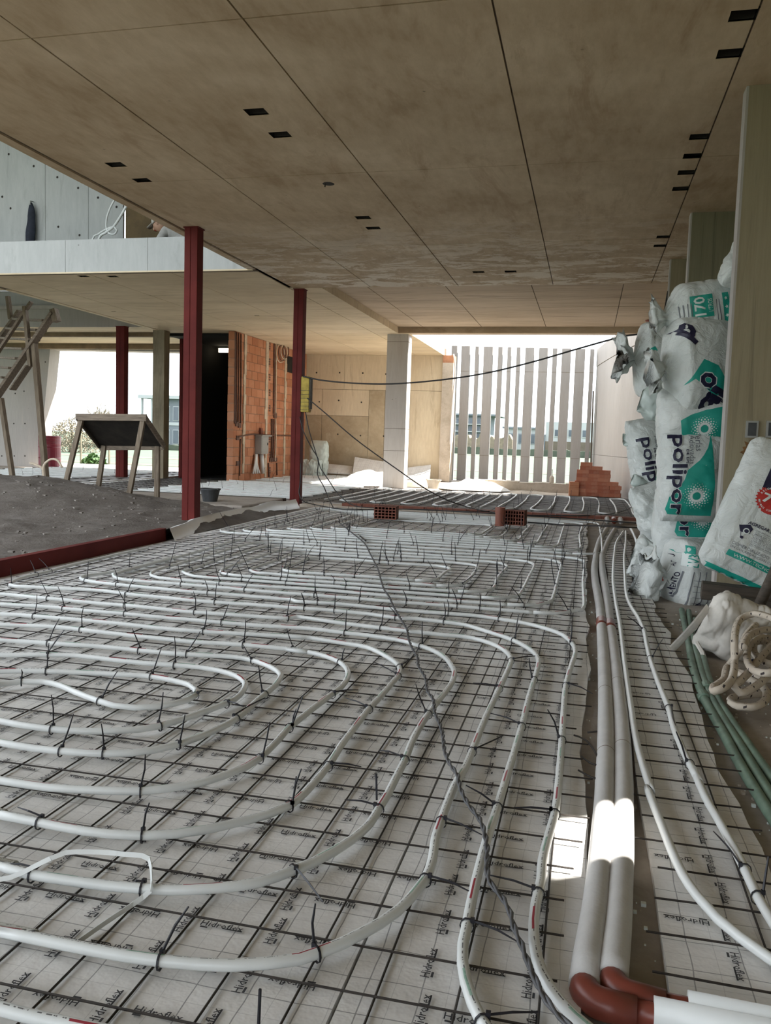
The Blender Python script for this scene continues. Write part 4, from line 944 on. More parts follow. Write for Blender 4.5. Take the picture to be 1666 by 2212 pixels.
# dark wire offcuts beside the thick pipes
for k, pl in enumerate(([(1240,1588),(1268,1600),(1292,1635)],[(1256,1634),(1275,1648),(1295,1655)],[(1250,1664),(1272,1676),(1292,1684)],[(1270,1582),(1290,1580)])):
    q = MB(); q.tube(spline([onz(x,y,.03) for x,y in pl], .03), .0035, 6); tag(q.build('wire_offcut', M['rebar'], smooth=True), ('long','bent','lowest bent','short')[k]+' dark wire offcut poking out beside the thick grey pipes', 'wire')

# ================================================================== sacks of polystyrene beads
M['plastic'] = None
t = NT('white_plastic'); p = t.pos((1,1,1), True)
c = t.ramp(t.noise(p, 2.5, 6, .6), [(.3, A(.62,.66,.64)), (.7, A(.74,.77,.75))])
c = t.mix(t.math('MULTIPLY', t.mask(t.noise(p, 4.5, 10, .75), .62, .72), .35), c, A(.40,.38,.33))
t.col(c); t.rough(.38); t.bump(t.noise(p, 9, 8, .62, 1.2), .8, .03); M['plastic'] = t.m
M['film'] = plain('milky_film', A(.50,.57,.54), .3, .12, 5, .3)
M['teal'] = plain('teal_print', A(.015,.34,.265), .45, .08, 5, .15)
M['navy'] = plain('navy_print', A(.012,.011,.04), .45, .1, 9, .1)
M['dot'] = plain('white_print', A(.74,.80,.78), .5, .03, 5, 0)
M['redp'] = plain('red_print', A(.50,.03,.025), .5, .08, 5, 0)
M['greyp'] = plain('grey_print', A(.16,.17,.19), .6, .1, 9, 0)
def sack_mesh(L, W_, T, neck=False, tail=.14, seed=0, wr=.012, NS=84, NR=64, sq=.62, tie=-.72):
    rnd = random.Random(seed); V = []; Fc = []
    sm = lambda e0, e1, x: (lambda k: k*k*(3-2*k))(min(1, max(0, (x-e0)/(e1-e0))))
    for i in range(NS+1):
        s = -1+2*i/NS
        w_ = W_/2*(1-abs(s)**8*.12); h = T/2*max(.02, (1-abs(s)**2.6))**.55
        x = s*L/2
        if neck and s < -.45:
            k = sm(tie, -.45, s)
            nr = .030
            if s < tie:
                fl = (tie-s)/(1+tie); nr = .030+tail*.75*fl**.8
                w_, h = nr*(1+.5*fl), nr
            else:
                w_ = nr+(w_-nr)*k**.55; h = nr+(h-nr)*k**.6
            if s < tie: x = tie*L/2-(tie-s)/(1+tie)*tail
        for j in range(NR):
            a = 2*math.pi*j/NR; ca, sa = math.cos(a), math.sin(a)
            y = w_*math.copysign(abs(ca)**sq, ca); z = h*math.copysign(abs(sa)**(sq+.15), sa)
            n = Vector((0, ca, sa))
            d = wr*(noise.noise(Vector((x*5+seed, y*5, z*5))) + .6*noise.noise(Vector((x*11, y*11+seed, z*11))))
            wq = Vector((x*9+2*y, y*16-3*x, z*9+seed)); d -= (.006+.25*wr)*(1-abs(noise.noise(wq)))**5
            wq = Vector((x*20-7*y+seed, y*11, z*14)); d -= (.003+.12*wr)*(1-abs(noise.noise(wq)))**5
            if neck:
                near = math.exp(-((s-tie)/.22)**2)
                d += near*.010*math.sin(a*11+seed+2*noise.noise(Vector((s*3,a,seed))))
                if s < tie:
                    fl = (tie-s)/(1+tie); rr_ = Vector((math.cos(a)*1.6+seed, math.sin(a)*1.6, fl*1.8))
                    d += fl*tail*(.6*noise.noise(rr_) + .4*noise.noise(rr_*2.3) + .16*math.sin(a*7+seed)); x2 = tail*.55*fl*noise.noise(rr_*1.2+Vector((9,0,0)))
                    V.append((x+x2, y+n.y*d+.3*tail*fl*math.sin(seed), z+n.z*d+.3*tail*fl*math.cos(seed*1.7))); continue
            elif abs(s) > .8: d += .006*math.sin(y*70+seed)*(abs(s)-.8)*5
            V.append((x, y+n.y*d, z+n.z*d))
    for i in range(NS):
        for j in range(NR):
            j2 = (j+1) % NR; Fc.append((i*NR+j, (i+1)*NR+j, (i+1)*NR+j2, i*NR+j2))
    Fc.append(tuple(range(NR))); Fc.append(tuple(NS*NR+j for j in reversed(range(NR))))
    return V, Fc
def sack(label, px, py, Y, U, Vv, size, neck=False, seed=0, name='bead_sack', mat='plastic', group='sacks of polystyrene beads', cat='sack', **kw):
    c_ = ony(px, py, Y); U = Vector(U).normalized(); Vv = Vector(Vv); Vv = (Vv-U*Vv.dot(U)).normalized(); W_ = U.cross(Vv)
    V, Fc = sack_mesh(*size, neck=neck, seed=seed, **kw)
    me = bpy.data.meshes.new(name); me.from_pydata(V, [], Fc); me.polygons.foreach_set('use_smooth', [True]*len(me.polygons)); me.update()
    o = link(name, me, M[mat]); mm = Matrix.Identity(4)
    for i, v in enumerate((U, Vv, W_)):
        for j in range(3): mm[j][i] = v[j]
    mm.translation = c_; o.matrix_world = mm
    tag(o, label, cat, group)
    bv[o.name] = BVHTree.FromPolygons([Vector(v) for v in V], Fc)
    return o
bv = {}
def drape(sk, polys, mat, name='print', off=.003, side=1, mx=.03):
    """flat print: 2D shapes in the sack's own face plane, laid onto its surface"""
    if 1 < len(polys) <= 4:
        for pl in polys: o = drape(sk, [pl], mat, name, off, side, mx)
        return o
    bm = bmesh.new()
    for V, Fc in polys:
        vs = [bm.verts.new((x, y, 0)) for x, y in V]
        for f in Fc:
            try: bm.faces.new([vs[i] for i in f])
            except ValueError: pass
    bmesh.ops.triangulate(bm, faces=bm.faces[:])
    for _ in range(5):
        ed = [e for e in bm.edges if e.calc_length() > mx]
        if not ed: break
        bmesh.ops.subdivide_edges(bm, edges=ed, cuts=1); bmesh.ops.triangulate(bm, faces=bm.faces[:])
    T = bv[sk.name]; dead = []
    for v in bm.verts:
        hit = T.ray_cast(Vector((v.co.x, v.co.y, side*2)), Vector((0,0,-side)))
        if hit[0] is None: dead.append(v)
        else: v.co = hit[0] + hit[1]*off*(1 if hit[1].z*side > 0 else -1)
    bmesh.ops.delete(bm, geom=dead, context='VERTS')
    me = bpy.data.meshes.new(name); bm.to_mesh(me); bm.free()
    me.polygons.foreach_set('use_smooth', [True]*len(me.polygons))
    o = link(name, me, M[mat], sk); return o
def txt(s, cx, cy, length=None, height=None, rot=0, bold=0.0, shear=0.0, sx=1.0):
    V, Fc, b = text_mesh(s, 1.0, bold, 2, shear)
    k = (length/(b[1]-b[0])) if length else height/(b[3]-b[2])
    ky = (height/(b[3]-b[2])) if height else k
    a = math.radians(rot); ca, sa = math.cos(a), math.sin(a); out = []
    for x, y in V:
        x = (x-(b[0]+b[1])/2)*k; y = (y-(b[2]+b[3])/2)*ky
        out.append((cx+ca*x-sa*y, cy+sa*x+ca*y))
    return out, Fc
def rect(cx, cy, w_, h, rot=0):
    a = math.radians(rot); ca, sa = math.cos(a), math.sin(a)
    return [(cx+ca*x-sa*y, cy+sa*x+ca*y) for x, y in ((-w_/2,-h/2),(w_/2,-h/2),(w_/2,h/2),(-w_/2,h/2))], [(0,1,2,3)]
def disc(cx, cy, r, n=10): return [(cx+r*math.cos(2*math.pi*k/n), cy+r*math.sin(2*math.pi*k/n)) for k in range(n)], [tuple(range(n))]
def burst(cx, cy, s=1.0):
    out = []
    for ring, (R_, r) in enumerate(((.036,.0095),(.052,.0075),(.067,.0055),(.080,.0040),(.091,.0028))):
        for k in range(18):
            a = 2*math.pi*(k+.5*(ring % 2))/18; out.append(disc(cx+s*R_*math.cos(a), cy+s*R_*math.sin(a), s*r, 8))
    return out
def front_art(sk, dx=0.0, dy=0.0):
    teal = [(-.245,.130),(-.19,.121),(-.14,.106),(-.09,.080),(-.05,.05),(-.015,.01),(.02,-.03),(.09,-.05),(.16,-.09),(.21,-.14),(.30,-.16),(.335,-.14),(.343,.0),(.345,.155),(.1,.157)]
    drape(sk, [([(x+dx, y+dy) for x, y in teal], [tuple(range(len(teal)))])], 'teal', 'teal_print', .003)
    drape(sk, burst(.20+dx,.038+dy), 'dot', 'dot_print', .0045)['kind'] = 'stuff'
    drape(sk, [txt('polipor', .055+dx, -.095+dy, .57, .135, 0, .045)], 'dot', 'lettering_outline', .005, mx=.018)
    drape(sk, [txt('polipor', .055+dx, -.095+dy, .56, .125, 0, .022)], 'navy', 'lettering', .0085, mx=.018)
    drape(sk, [txt('Perlas', -.18+dx, .045+dy, .13, .045), txt('Aditivadas', -.125+dx, -.0+dy, .20, .040)], 'greyp', 'lettering', .0045)
    drape(sk, [txt('DE EPS', -.075+dx, -.033+dy, .1, .018, 0, .02)], 'navy', 'lettering', .0046)
R3 = lambda *a: Vector(a)
s4 = sack('white sack standing upright with a big teal panel and dot sunburst', 1492,1022,6.37, (.03,.0,-1), (1,.12,.0), (.70,.47,.36), seed=3); front_art(s4, -.045, -.03)
s5 = sack('sack with teal panel squeezed below the upright one', 1490,1135,6.66, (.06,.0,-1), (1,.1,.05), (.62,.54,.34), seed=8); front_art(s5, -.27, .02)
s4l = sack('narrow looking sack with navy lettering leaning left of the upright one', 1412,1000,7.45, (.22,0,-1), (1,.25,.22), (.78,.40,.34), seed=13); front_art(s4l, 0, .01)
sack('plain white folded sack under the narrow looking one', 1428,1120,7.1, (.35,.0,-1), (1,.4,.35), (.62,.42,.34), seed=21, wr=.03)
s3 = sack('sack lying flat with a teal panel cut by upside down letters', 1518,903,6.44, (-.05,.0,1), (-1,-.1,-.05), (.44,.66,.42), seed=33)
drape(s3, [([(-.16,-.12),(-.19,.17),(-.02,.19),(.02,.12),(.05,.02),(.08,-.14),(.09,-.32),(-.17,-.32)], [tuple(range(8))])], 'teal', 'teal_print')
drape(s3, burst(-.08,.03,.95), 'dot', 'dot_print', .0045)['kind'] = 'stuff'
drape(s3, [txt('or', -.01, -.21, .22, .15, 0, .05)], 'dot', 'lettering_outline', .0045); drape(s3, [txt('or', -.01, -.21, .20, .13, 0, .022)], 'navy', 'lettering', .006)
s2 = sack('big sack tied with a neck facing out, grey smudge on its shoulder', 1516,792,6.42, (1,.35,.10), (-.1,.0,1), (.80,.70,.5), neck=True, seed=41, tail=.11)
drape(s2, [([(-.16,-.10),(-.22,-.14),(-.10,.03),(.0,-.02),(.05,-.12),(.06,-.20),(-.02,-.23)], [tuple(range(7))])], 'teal', 'teal_print')
drape(s2, [txt('o', -.075, -.115, .115, .13, 60, .05)], 'dot', 'lettering_outline', .0046); drape(s2, [txt('o', -.075, -.115, .10, .115, 60, .03)], 'navy', 'lettering', .0062)
drape(s2, [txt('il', -.02, -.215, .10, .13, 60, .05), txt('o', -.07, -.275, .115, .11, 60, .05), txt('p', -.17, .22, .09, .16, 40, .06)], 'navy', 'lettering', .0046)
drape(s2, [txt('PARA', .04, -.27, .09, .025, 68, .03), txt('PREPARAR', .085, -.265, .12, .025, 68, .03)], 'navy', 'lettering', .0047)
drape(s2, [txt('HORMIGONES', .135, -.195, .26, .036, 75), txt('ULTRALIVIANOS', .18, -.185, .28, .036, 75)], 'greyp', 'lettering', .0046)
drape(s2, [rect(.225+.03*k, -.12, .005, .26-.02*k, -14) for k in range(4)], 'greyp', 'text_lines', .0046)
drape(s2, [rect(.31, .07, .13, .17, -14)], 'teal', 'teal_print', .003); drape(s2, [txt('170', .30, .07, .14, .08, 76, .02)], 'dot', 'lettering', .0046)
s1 = sack('topmost visible sack of the pile, rounded end and teal number box', 1534,674,6.5, (1,.2,.16), (-.16,.0,1), (.82,.46,.42), neck=True, seed=52, tie=-.8, tail=.08)
drape(s1, [rect(-.12, .02, .15, .155, 0), rect(.045,-.005,.045,.2,0), rect(.27,.05,.06,.13,0)], 'teal', 'teal_print'); drape(s1, [txt('170', -.135, .02, .13, .075, 90, .02), txt('LITROS', -.065, .02, .09, .03, 90)], 'dot', 'lettering', .0046)
drape(s1, [rect(-.255+.022*k, -.03, .005, .16, 0) for k in range(4)]+[rect(-.02,-.02,.005,.15), rect(.0,-.02,.008,.15)], 'greyp', 'text_lines', .004)
drape(s1, [rect(-.16,-.13,.004,.08), rect(-.05,-.13,.004,.08), rect(-.105,-.09,.11,.004), txt('EC', -.11,-.13,.06,.06,90)], 'teal', 'frame_print', .004)
for k in range(3):
    drape(s1, [([(.045+.014*math.cos(a*.6283)*(1 if a % 2 else .5), -.065+.06*k+.014*math.sin(a*.6283)*(1 if a % 2 else .5)) for a in range(10)], [tuple(range(10))])], 'dot', 'star_print', .0046)
s6 = sack('bottom sack with a tight neck and columns of small print, on the floor', 1503,1243,6.35, (.95,.45,.0), (.0,.05,1), (.68,.55,.46), neck=True, seed=61)
def drape6(polys, *a, **k): return drape(s6, [([(x-.085, y) for x, y in V], Fc) for V, Fc in polys], *a, **k)
drape6([rect(-.12+.045*k, -.07, .006, .24, -6) for k in range(5)] + [rect(.02, -.02-.04*k, .16, .003, -6) for k in range(6)], 'greyp', 'text_lines', .004)
drape6([rect(.085,.16,.05,.16,-8), rect(-.09,.20,.09,.06,-10), rect(.135,-.03,.035,.13,-6)], 'teal', 'teal_print'); drape6([rect(-.06,.125,.10,.09,-8)], 'dot', 'frame_print', .004); drape6([txt('LV3', -.06,.125,.085,.06,82,.02)], 'teal', 'lettering', .0055)
drape6([txt('CEMENTO', -.135,-.06,.2,.02,84,.02), txt('APTO', -.135,.12,.09,.02,84,.02)], 'navy', 'lettering', .004); drape6([([(-.05,-.20),(-.01,-.235),(.03,-.20),(.0,-.165)], [(0,1,2,3)])], 'navy', 'icon_print', .004)
drape6([rect(-.2,-.02,.02,.035,20)], 'redp', 'red_mark', .004)
s9 = sack('white sack leaning on the concrete fin, red seal and teal band', 1671,1122,5.50, (.913,.1,-.40), (.40,.26,.913), (.64,.90,.28), seed=77, wr=.010)
def drape9(polys, *a, **k): return drape(s9, [([(x-.04, y-.078) for x, y in V], Fc) for V, Fc in polys], *a, **k)
sb_ = []
for k in range(56): a = 2*math.pi*k/56; r = .092 if k % 2 else .080; sb_.append((-.06+r*math.cos(a), .145+r*math.sin(a)))
drape9([(sb_, [tuple(range(56))])], 'redp', 'seal_print'); drape9([txt('70', -.06, .145, .10, .06, 0, .03)], 'dot', 'lettering', .0046)
ring = []
for k, ch in enumerate('RECOMENDABLE'): a = math.radians(165-12.5*k); ring.append(txt(ch, -.06+.069*math.cos(a), .145+.069*math.sin(a), None, .012, math.degrees(a)-90, .02))
for k, ch in enumerate('METROS CUADRADOS'):
    if ch == ' ': continue
    a = math.radians(205+9*k); ring.append(txt(ch, -.06+.069*math.cos(a), .145+.069*math.sin(a), None, .011, math.degrees(a)+90, .02))
drape9(ring, 'dot', 'seal_lettering', .0046)
drape9([txt('AGREGAR SOLO CEMENTO', .045, -.035, .34, .02, 0, .025)], 'navy', 'lettering', .004)
drape9([([(-.165,-.07),(-.11,-.045),(-.085,-.065),(-.095,-.10),(-.145,-.105)], [(0,1,2,3,4)])] , 'navy', 'mixer_print', .004); drape9([disc(-.115,-.09,.018,14)], 'dot', 'mixer_print', .005); drape9([disc(-.115,-.09,.012,14), disc(-.125,-.135,.009), rect(-.135,-.12,.004,.035,20)], 'navy', 'mixer_print', .006)
rows = ['DENSIDAD Kg/m3','BOLSA 170L','CEMENTO KG.','LITROS DE AGUA','NO AGREGAR ARENA']
drape9([txt(r_, .0, -.065-.021*k, .13, .011) for k, r_ in enumerate(rows)] + [rect(.06,-.075-.021*k,.26,.0015) for k in range(5)], 'greyp', 'text_lines', .004)
drape9([txt('COMERCIALIZADO Y DISTRIBUIDO', .05, -.182, .42, .018), txt('EN COLABORACION CON EDISOIMPER', .05, -.206, .42, .014)], 'greyp', 'lettering', .004)
drape9([rect(.08,-.245,.48,.036)], 'teal', 'teal_print'); drape9([txt('WWW.TECNOAISLANTES', .08,-.245,.40,.018)], 'dot', 'lettering', .0046)
drape9([rect(.03,-.352,.54,.024)], 'teal', 'teal_print'); drape9([txt('p', -.08,.27,.11,.15,0,.06)], 'navy', 'lettering', .004)
s8 = sack('crumpled sack with a knotted neck pointing left, high in the pile', 1425,778,7.45, (1,.3,.0), (.0,.0,1), (.62,.62,.42), neck=True, seed=84, wr=.03)
drape(s8, [([(-.02,.20),(.12,.30),(.14,.14),(.08,.12)], [(0,1,2,3)]), rect(-.13,.06,.06,.04,30), rect(.02,-.06,.09,.03,-20), rect(.0,-.17,.05,.1,30)], 'teal', 'teal_print')
sack('milky plastic film bunched between two sacks, mid pile', 1430,880,6.9, (1,.2,-.25), (.2,0,1), (.36,.24,.2), seed=90, wr=.05, mat='film', name='plastic_film', cat='plastic film', group=None, NS=40, NR=32)
sack('knotted plastic tail sticking out left beside the navy lettering', 1374,947,7.45, (1,.2,.1), (-.1,0,1), (.22,.16,.12), neck=False, seed=95, wr=.05, mat='film', name='plastic_film', cat='plastic film', group=None, NS=30, NR=24)
sack('small crumpled plastic tail low on the left edge of the pile', 1390,1042,7.3, (1,.2,-.3), (.3,0,1), (.2,.12,.1), seed=97, wr=.04, mat='film', name='plastic_film', cat='plastic film', group=None, NS=30, NR=24)
s7 = sack('torn crumpled sack end lying low at the left foot of the pile', 1420,1215,6.75, (1,.3,-.25), (.25,0,1), (.42,.34,.3), neck=False, seed=99, wr=.075); drape(s7, [rect(-.06,.02,.1,.06,20), rect(.1,-.1,.1,.08,-30)], 'teal', 'teal_print'); drape(s7, [([(.02,-.16),(.12,-.10),(.17,-.02),(.10,.0),(.05,-.06)], [(0,1,2,3,4)])], 'navy', 'lettering', .004)
s7b = sack('limp crumpled plastic spilling on the floor before the pile', 1448,1262,6.45, (1,.1,-.9), (.6,0,.6), (.34,.2,.12), seed=104, wr=.06, NS=40, NR=32); drape(s7b, [rect(.0,-.02,.12,.08,40)], 'teal', 'teal_print'); drape(s7b, [rect(-.1,.03,.1,.09,20)], 'navy', 'lettering', .004)
sack('sack end peeping out high beside the concrete fin', 1640,590,6.3, (.3,.2,1), (1,.2,-.3), (.34,.5,.3), seed=110, wr=.03)
sack('plain white sack deep in the pile, mostly covered by the upright one', 1535,1150,7.5, (1,0,0), (0,0,1), (.9,.8,.6), seed=118)
sack('plain white sack deep in the pile, mostly covered by the big tied one', 1520,830,7.6, (1,0,0), (0,0,1), (.8,.9,.6), seed=121)
q = MB(); q.tube(spline([ony(x,y,16.8) for x,y in ((1405,684),(1412,696),(1425,702),(1440,703))], .05), .11, 12); tag(q.build('drain_bend', M['brownpipe'], smooth=True), 'dark red pipe bend under the ceiling behind the topmost sack', 'pipe')

# ---------------------------------------------------------------- rope, woven sack, timber under the leaning sack
ws = sack('dirty white woven sack slumped in front of the leaning sack', 1588,1358,4.66, (1,.2,-.35), (.3,-.1,1), (.36,.34,.26), seed=130, wr=.05, name='woven_sack', group=None, mat='woven' if 'woven' in M else 'plastic')
M['woven'] = plain('woven_white', A(.62,.59,.54), .7, .2, 5, .5); ws.data.materials[0] = M['woven']
drape(ws, [txt('20', .10,-.12,.07,.05,0,.04)], 'navy', 'lettering', .004)
q = MB(); P = spline([ony(1530,1312,4.6), ony(1505,1345,4.55), ony(1478,1375,4.6), ony(1452,1402,4.6)], .04); q.tube(P, .026, 8, flat=.22); q.build('strap', M['woven'], ws).matrix_parent_inverse = ws.matrix_world.inverted()
q = MB(); q.tube(spline([ony(1505,1388,4.55), ony(1518,1410,4.5), ony(1523,1430,4.45)], .04), .012, 6); q.build('strap_end', M['woven'], ws).matrix_parent_inverse = ws.matrix_world.inverted()
t = NT('rope_fibre'); uv = t.n('ShaderNodeUVMap'); x = t.sep(uv.outputs[0])
fk = t.math('FRACT', t.math('MULTIPLY', x[0], 20)); fv = t.math('FRACT', t.math('ADD', t.math('MULTIPLY', x[0], 10), t.math('MULTIPLY', x[1], 2)))
fl = t.math('MULTIPLY', t.math('LESS_THAN', fk, .22), t.math('LESS_THAN', fv, .2))
c = t.ramp(t.noise(t.pos(), 6, 6), [(.3, A(.48,.41,.33)), (.7, A(.62,.55,.46))])
t.col(t.mix(fl, c, A(.05,.04,.04))); t.rough(.9); t.bump(t.math('FRACT', t.math('ADD', t.math('MULTIPLY', x[0], 60), t.math('MULTIPLY', x[1], 3))), .4, .004); M['rope'] = t.m
rp = []
def rz(pts, z0, z1):
    n = len(pts)
    for i, (a, b) in enumerate(pts): rp.append(onz(1220+a/3.735, 1200+b/3.735, z0+(z1-z0)*i/max(1,n-1)))
rz([(1760,560),(1660,500),(1530,470),(1430,505),(1385,580),(1370,700)], .34, .24); rz([(1372,850),(1362,950),(1330,1030),(1260,1080),(1208,1095),(1200,1062),(1250,1030),(1290,990),(1302,920),(1330,880)], .16, .05)
rz([(1420,760),(1470,640),(1560,545),(1680,470),(1780,520),(1740,640),(1640,760),(1560,850),(1500,930),(1420,1010),(1375,1060)], .2, .12); rz([(1420,1110),(1500,1080),(1600,1010),(1690,900),(1700,780),(1620,700),(1540,700),(1530,780),(1600,850),(1690,880),(1780,860)], .1, .14)
rz([(1760,980),(1640,1000),(1540,970),(1470,960),(1400,945),(1450,980),(1530,1020),(1600,1060),(1632,1120),(1600,1190),(1500,1226),(1400,1216),(1342,1180),(1352,1150),(1420,1132),(1520,1120),(1620,1115),(1720,1080)], .10, .03)
rz([(1800,1000),(1780,850),(1700,700),(1600,660),(1500,720),(1470,820),(1520,920),(1640,950),(1760,900),(1800,760),(1740,620),(1620,600),(1500,640),(1440,740)], .10, .26)
q = MB(); q.tube(spline(rp, .025), .0165, 9); tag(q.build('rope', M['rope'], smooth=True, uv=True), 'tangled coil of flecked cream rope on the floor', 'rope')
plank('black charred timber under the leaning sack', ony(1515,1274,5.35), ony(1740,1300,5.3), .12, .10, 'wood_dark', 'timber_baulk', 'timber')
plank('second dark timber behind the woven sack', ony(1560,1300,5.2), ony(1760,1345,5.0), .12, .10, 'wood_dark', 'timber_baulk', 'timber')
q = MB(); q.tube([ony(1690,1200,4.95), ony(1632,1325,4.95)], .03, 10); tag(q.build('dark_pole', M['wood_dark'], smooth=True), 'short dark pole slanting beside the rope', 'pole')
# wall boxes and stain on the fin
fin = bpy.data.objects['pillar_fin']
for px in (1624,1668):
    a, b = ony(px-12,909,5.82), ony(px+12,946,5.82)
    for nm, c0, c1, mt in (('wall_box',(a.x,5.80,b.z),(b.x,5.822,a.z),'grey_metal'),('box_hollow',(a.x+.012,5.796,b.z+.012),(b.x-.012,5.802,a.z-.012),'bucket')): box(nm, c0, c1, M[mt], fin)
q = MB(); cS = ony(1632,978,5.8185); pts = []
for k in range(34): a = 2*math.pi*k/34; r = .055*(1+.7*noise.noise(Vector((math.cos(a)*2.2,math.sin(a)*2.2,4)))+.35*(k % 2)); pts.append((cS.x+r*1.15*math.cos(a), cS.z+r*1.3*math.sin(a)))
q.poly(pts, 5.8175, 5.8205); q.build('rust_stain', plain('rust_stain', A(.20,.10,.035), .9, .35, 20, .2), fin, fix=True)

# crumbs and beads on the bare floor at the right
q = MB(); rnd = random.Random(5)
for k in range(900):
    x, y = rnd.uniform(.03,.95), rnd.uniform(1.5,6.0)
    if .2 < x < .52: continue
    r = rnd.choice((.0015,.002,.003,.004,.006)); q.box((x-r,y-r*rnd.uniform(.7,1.5),-.012),(x+r,y+r,-.012+r*1.4), 0 if rnd.random() < .5 else 1)
tag(q.build('floor_debris', [M['dot'], M['sand']]), 'white beads and crumbs scattered on the bare floor by the pipes', 'debris', kind='stuff')

# ================================================================== back court
dw = struct(box('kerb_court', (-2.5,18.95,-.01), (.62,19.2,.20), M['mortar']), 'rough mortar dwarf wall along the court')
for k in range(9): box('coping_block', (-2.5+.345*k+.004,18.94,.20), (-2.5+.345*(k+1)-.004,19.21,.215+random.uniform(0,.03)), M['mortar'], dw)
q = MB(); N_ = 26
for j in range(N_+1):
    for i in range(N_+1):
        x = -3.5+3.65*i/N_; y = 18.3+5.0*j/N_; e = min(1, i/3, (N_-i)/3, j/3, (N_-j)/3)
        q.v.append((x, y, -.02+e*(.06+.05*noise.noise(Vector((x*1.5,y*1.5,0)))+.02*noise.noise(Vector((x*6,y*6,1))))))
for j in range(N_):
    for i in range(N_): a = j*(N_+1)+i; q.f.append((a,a+1,a+N_+2,a+N_+1)); q.mi.append(0)
tag(q.build('court_sand', M['sand'], smooth=True), 'pale uneven sand covering the court floor', 'sand', kind='stuff')
M['redbrick'] = None
t = NT('red_brick'); oi = t.n('ShaderNodeObjectInfo')
c = t.ramp(oi.outputs['Random'], [(0, A(.30,.09,.05)), (.5, A(.40,.14,.08)), (1, A(.48,.20,.12))]); t.col(t.mix(t.math('MULTIPLY', t.mask(t.noise(t.pos((1,1,1),True), 9, 6), .5, .7), .3), c, A(.5,.33,.25)))
t.rough(.85); t.bump(t.noise(t.pos((1,1,1),True), 40, 5), .3, .004); M['redbrick'] = t.m
q = MB(); q.box((-.125,-.06,0),(.125,.06,.080)); rb = q.mesh('red_brick'); rb.materials.append(M['redbrick'])
bx0, by0 = ony(1252,1060,18.45).x, 18.45
n_layer = [(4,3),(4,3),(4,3),(4,2),(3,2),(3,2),(3,2),(2,1),(1,1)]
for L, (nx, ny) in enumerate(n_layer):
    for i in range(nx):
        for j in range(ny):
            if j > 0 and i not in (0, nx-1) and L < len(n_layer)-2 and n_layer[L+1][0] > i: pass
            o = bpy.data.objects.new('loose_brick', rb); C.objects.link(o)
            st_ = (L % 2)
            o.location = (bx0+.0+.245*i*(.98 if L<3 else .9)+random.uniform(-.012,.012)+(.06 if L in (4,5,6) else .02 if L<4 else .12), by0+.06+.125*j+random.uniform(-.006,.006), .0+.081*L)
            o.rotation_euler = (0,0,random.uniform(-.04,.04))
            tag(o, 'red brick stacked in the pile by the court wall', 'brick', 'bricks in the pile by the court wall')
hb = thing('hollow_brick', 'ribbed hollow brick leaning against the left of the brick pile', 'brick', (bx0-.12,by0-.02,0), .12)
box('body', (-.1,-.06,0), (.1,.06,.30), M['brick'], hb)
for k in range(9): box('rib', (-.1,-.066,.012+.033*k), (.1,-.06,.028+.033*k), M['brick'], hb)
pb = [ony(x,y,23.3) for x,y in ((1282,845),(1276,1035))]
plank('dark upright board leaning in the corner of slats and court wall', pb[0], Vector((pb[1].x,pb[1].y,.05)), .10, .04, 'wood_dark', 'upright_board', 'plank')
# printed foam offcuts leaning on the back wall
M['board'] = foam_mat('foam_offcut', .95)
def lean(label, pts, th=.03):
    P = [ony(*p) for p in pts]; n = (P[1]-P[0]).cross(P[3]-P[0]).normalized()*th
    q = MB(); q.add(P+[p+n for p in P], [(0,1,2,3),(7,6,5,4),(0,4,5,1),(1,5,6,2),(2,6,7,3),(3,7,4,0)])
    o = q.build('foam_offcut', M['board'], fix=True); tag(o, label, 'insulation')
    q = MB(); f = lambda u, v: (P[0]*(1-u)+P[1]*u)*(1-v)+(P[3]*(1-u)+P[2]*u)*v - n*.12
    for r_ in range(3):
        for c_ in range(5):
            u, v = (c_+.5)/5+(.1 if r_ % 2 else 0)-.03, (r_+.5)/3
            q.add([f(u-.02,v-.03),f(u+.02,v-.03),f(u+.02,v+.03),f(u-.02,v+.03)], [(0,1,2,3)])
    q.build('print', M['ink'], o)['kind'] = 'stuff'
lean('printed foam offcut leaning highest against the tan back wall', [(762,1024,21.4),(832,1030,21.4),(836,1000,22.1),(767,989,22.1)])
lean('low strip of printed foam along the foot of the tan back wall', [(695,1022,21.6),(762,1026,21.6),(762,1009,22.1),(700,1003,22.1)])
lean('printed foam offcut leaning behind the pale concrete column', [(880,1036,21.5),(928,1040,21.5),(931,1006,22.15),(882,1012,22.15)])
# heaps of white material in the sun
def mound(name, label, c_, rx, ry, h, mat, cat, seed=0):
    q = MB(); n, m_ = 14, 30
    for i in range(n+1):
        r = i/n
        for j in range(m_):
            a = 2*math.pi*j/m_; k = 1+.18*noise.noise(Vector((math.cos(a)*1.5,math.sin(a)*1.5,seed)))
            x, y = rx*r*math.cos(a)*k, ry*r*math.sin(a)*k
            q.v.append((x, y, h*(1-r**2.2)*(1+.35*noise.noise(Vector((x*4,y*4,seed+3))))))
    for i in range(n):
        for j in range(m_): j2 = (j+1) % m_; q.f.append((i*m_+j,i*m_+j2,(i+1)*m_+j2,(i+1)*m_+j)); q.mi.append(0)
    o = q.build(name, M[mat], smooth=True); o.location = c_; return tag(o, label, cat)
mound('white_sheet', 'white plastic sheet bunched in the sun before the slat screen', (ony(1025,1060,18.7).x,18.6,.02), .78, .38, .23, 'woven', 'plastic sheet', 2)
mound('white_sheet', 'white sheet heaped in the sun left of the pale column', (ony(800,1040,20.2).x,20.2,.03), .72, .7, .26, 'woven', 'plastic sheet', 9)
mound('sand_pile', 'small sunlit sand pile right of the pale column', (ony(905,1050,19.3).x,19.3,.0), .45, .4, .18, 'sand', 'sand', 14)
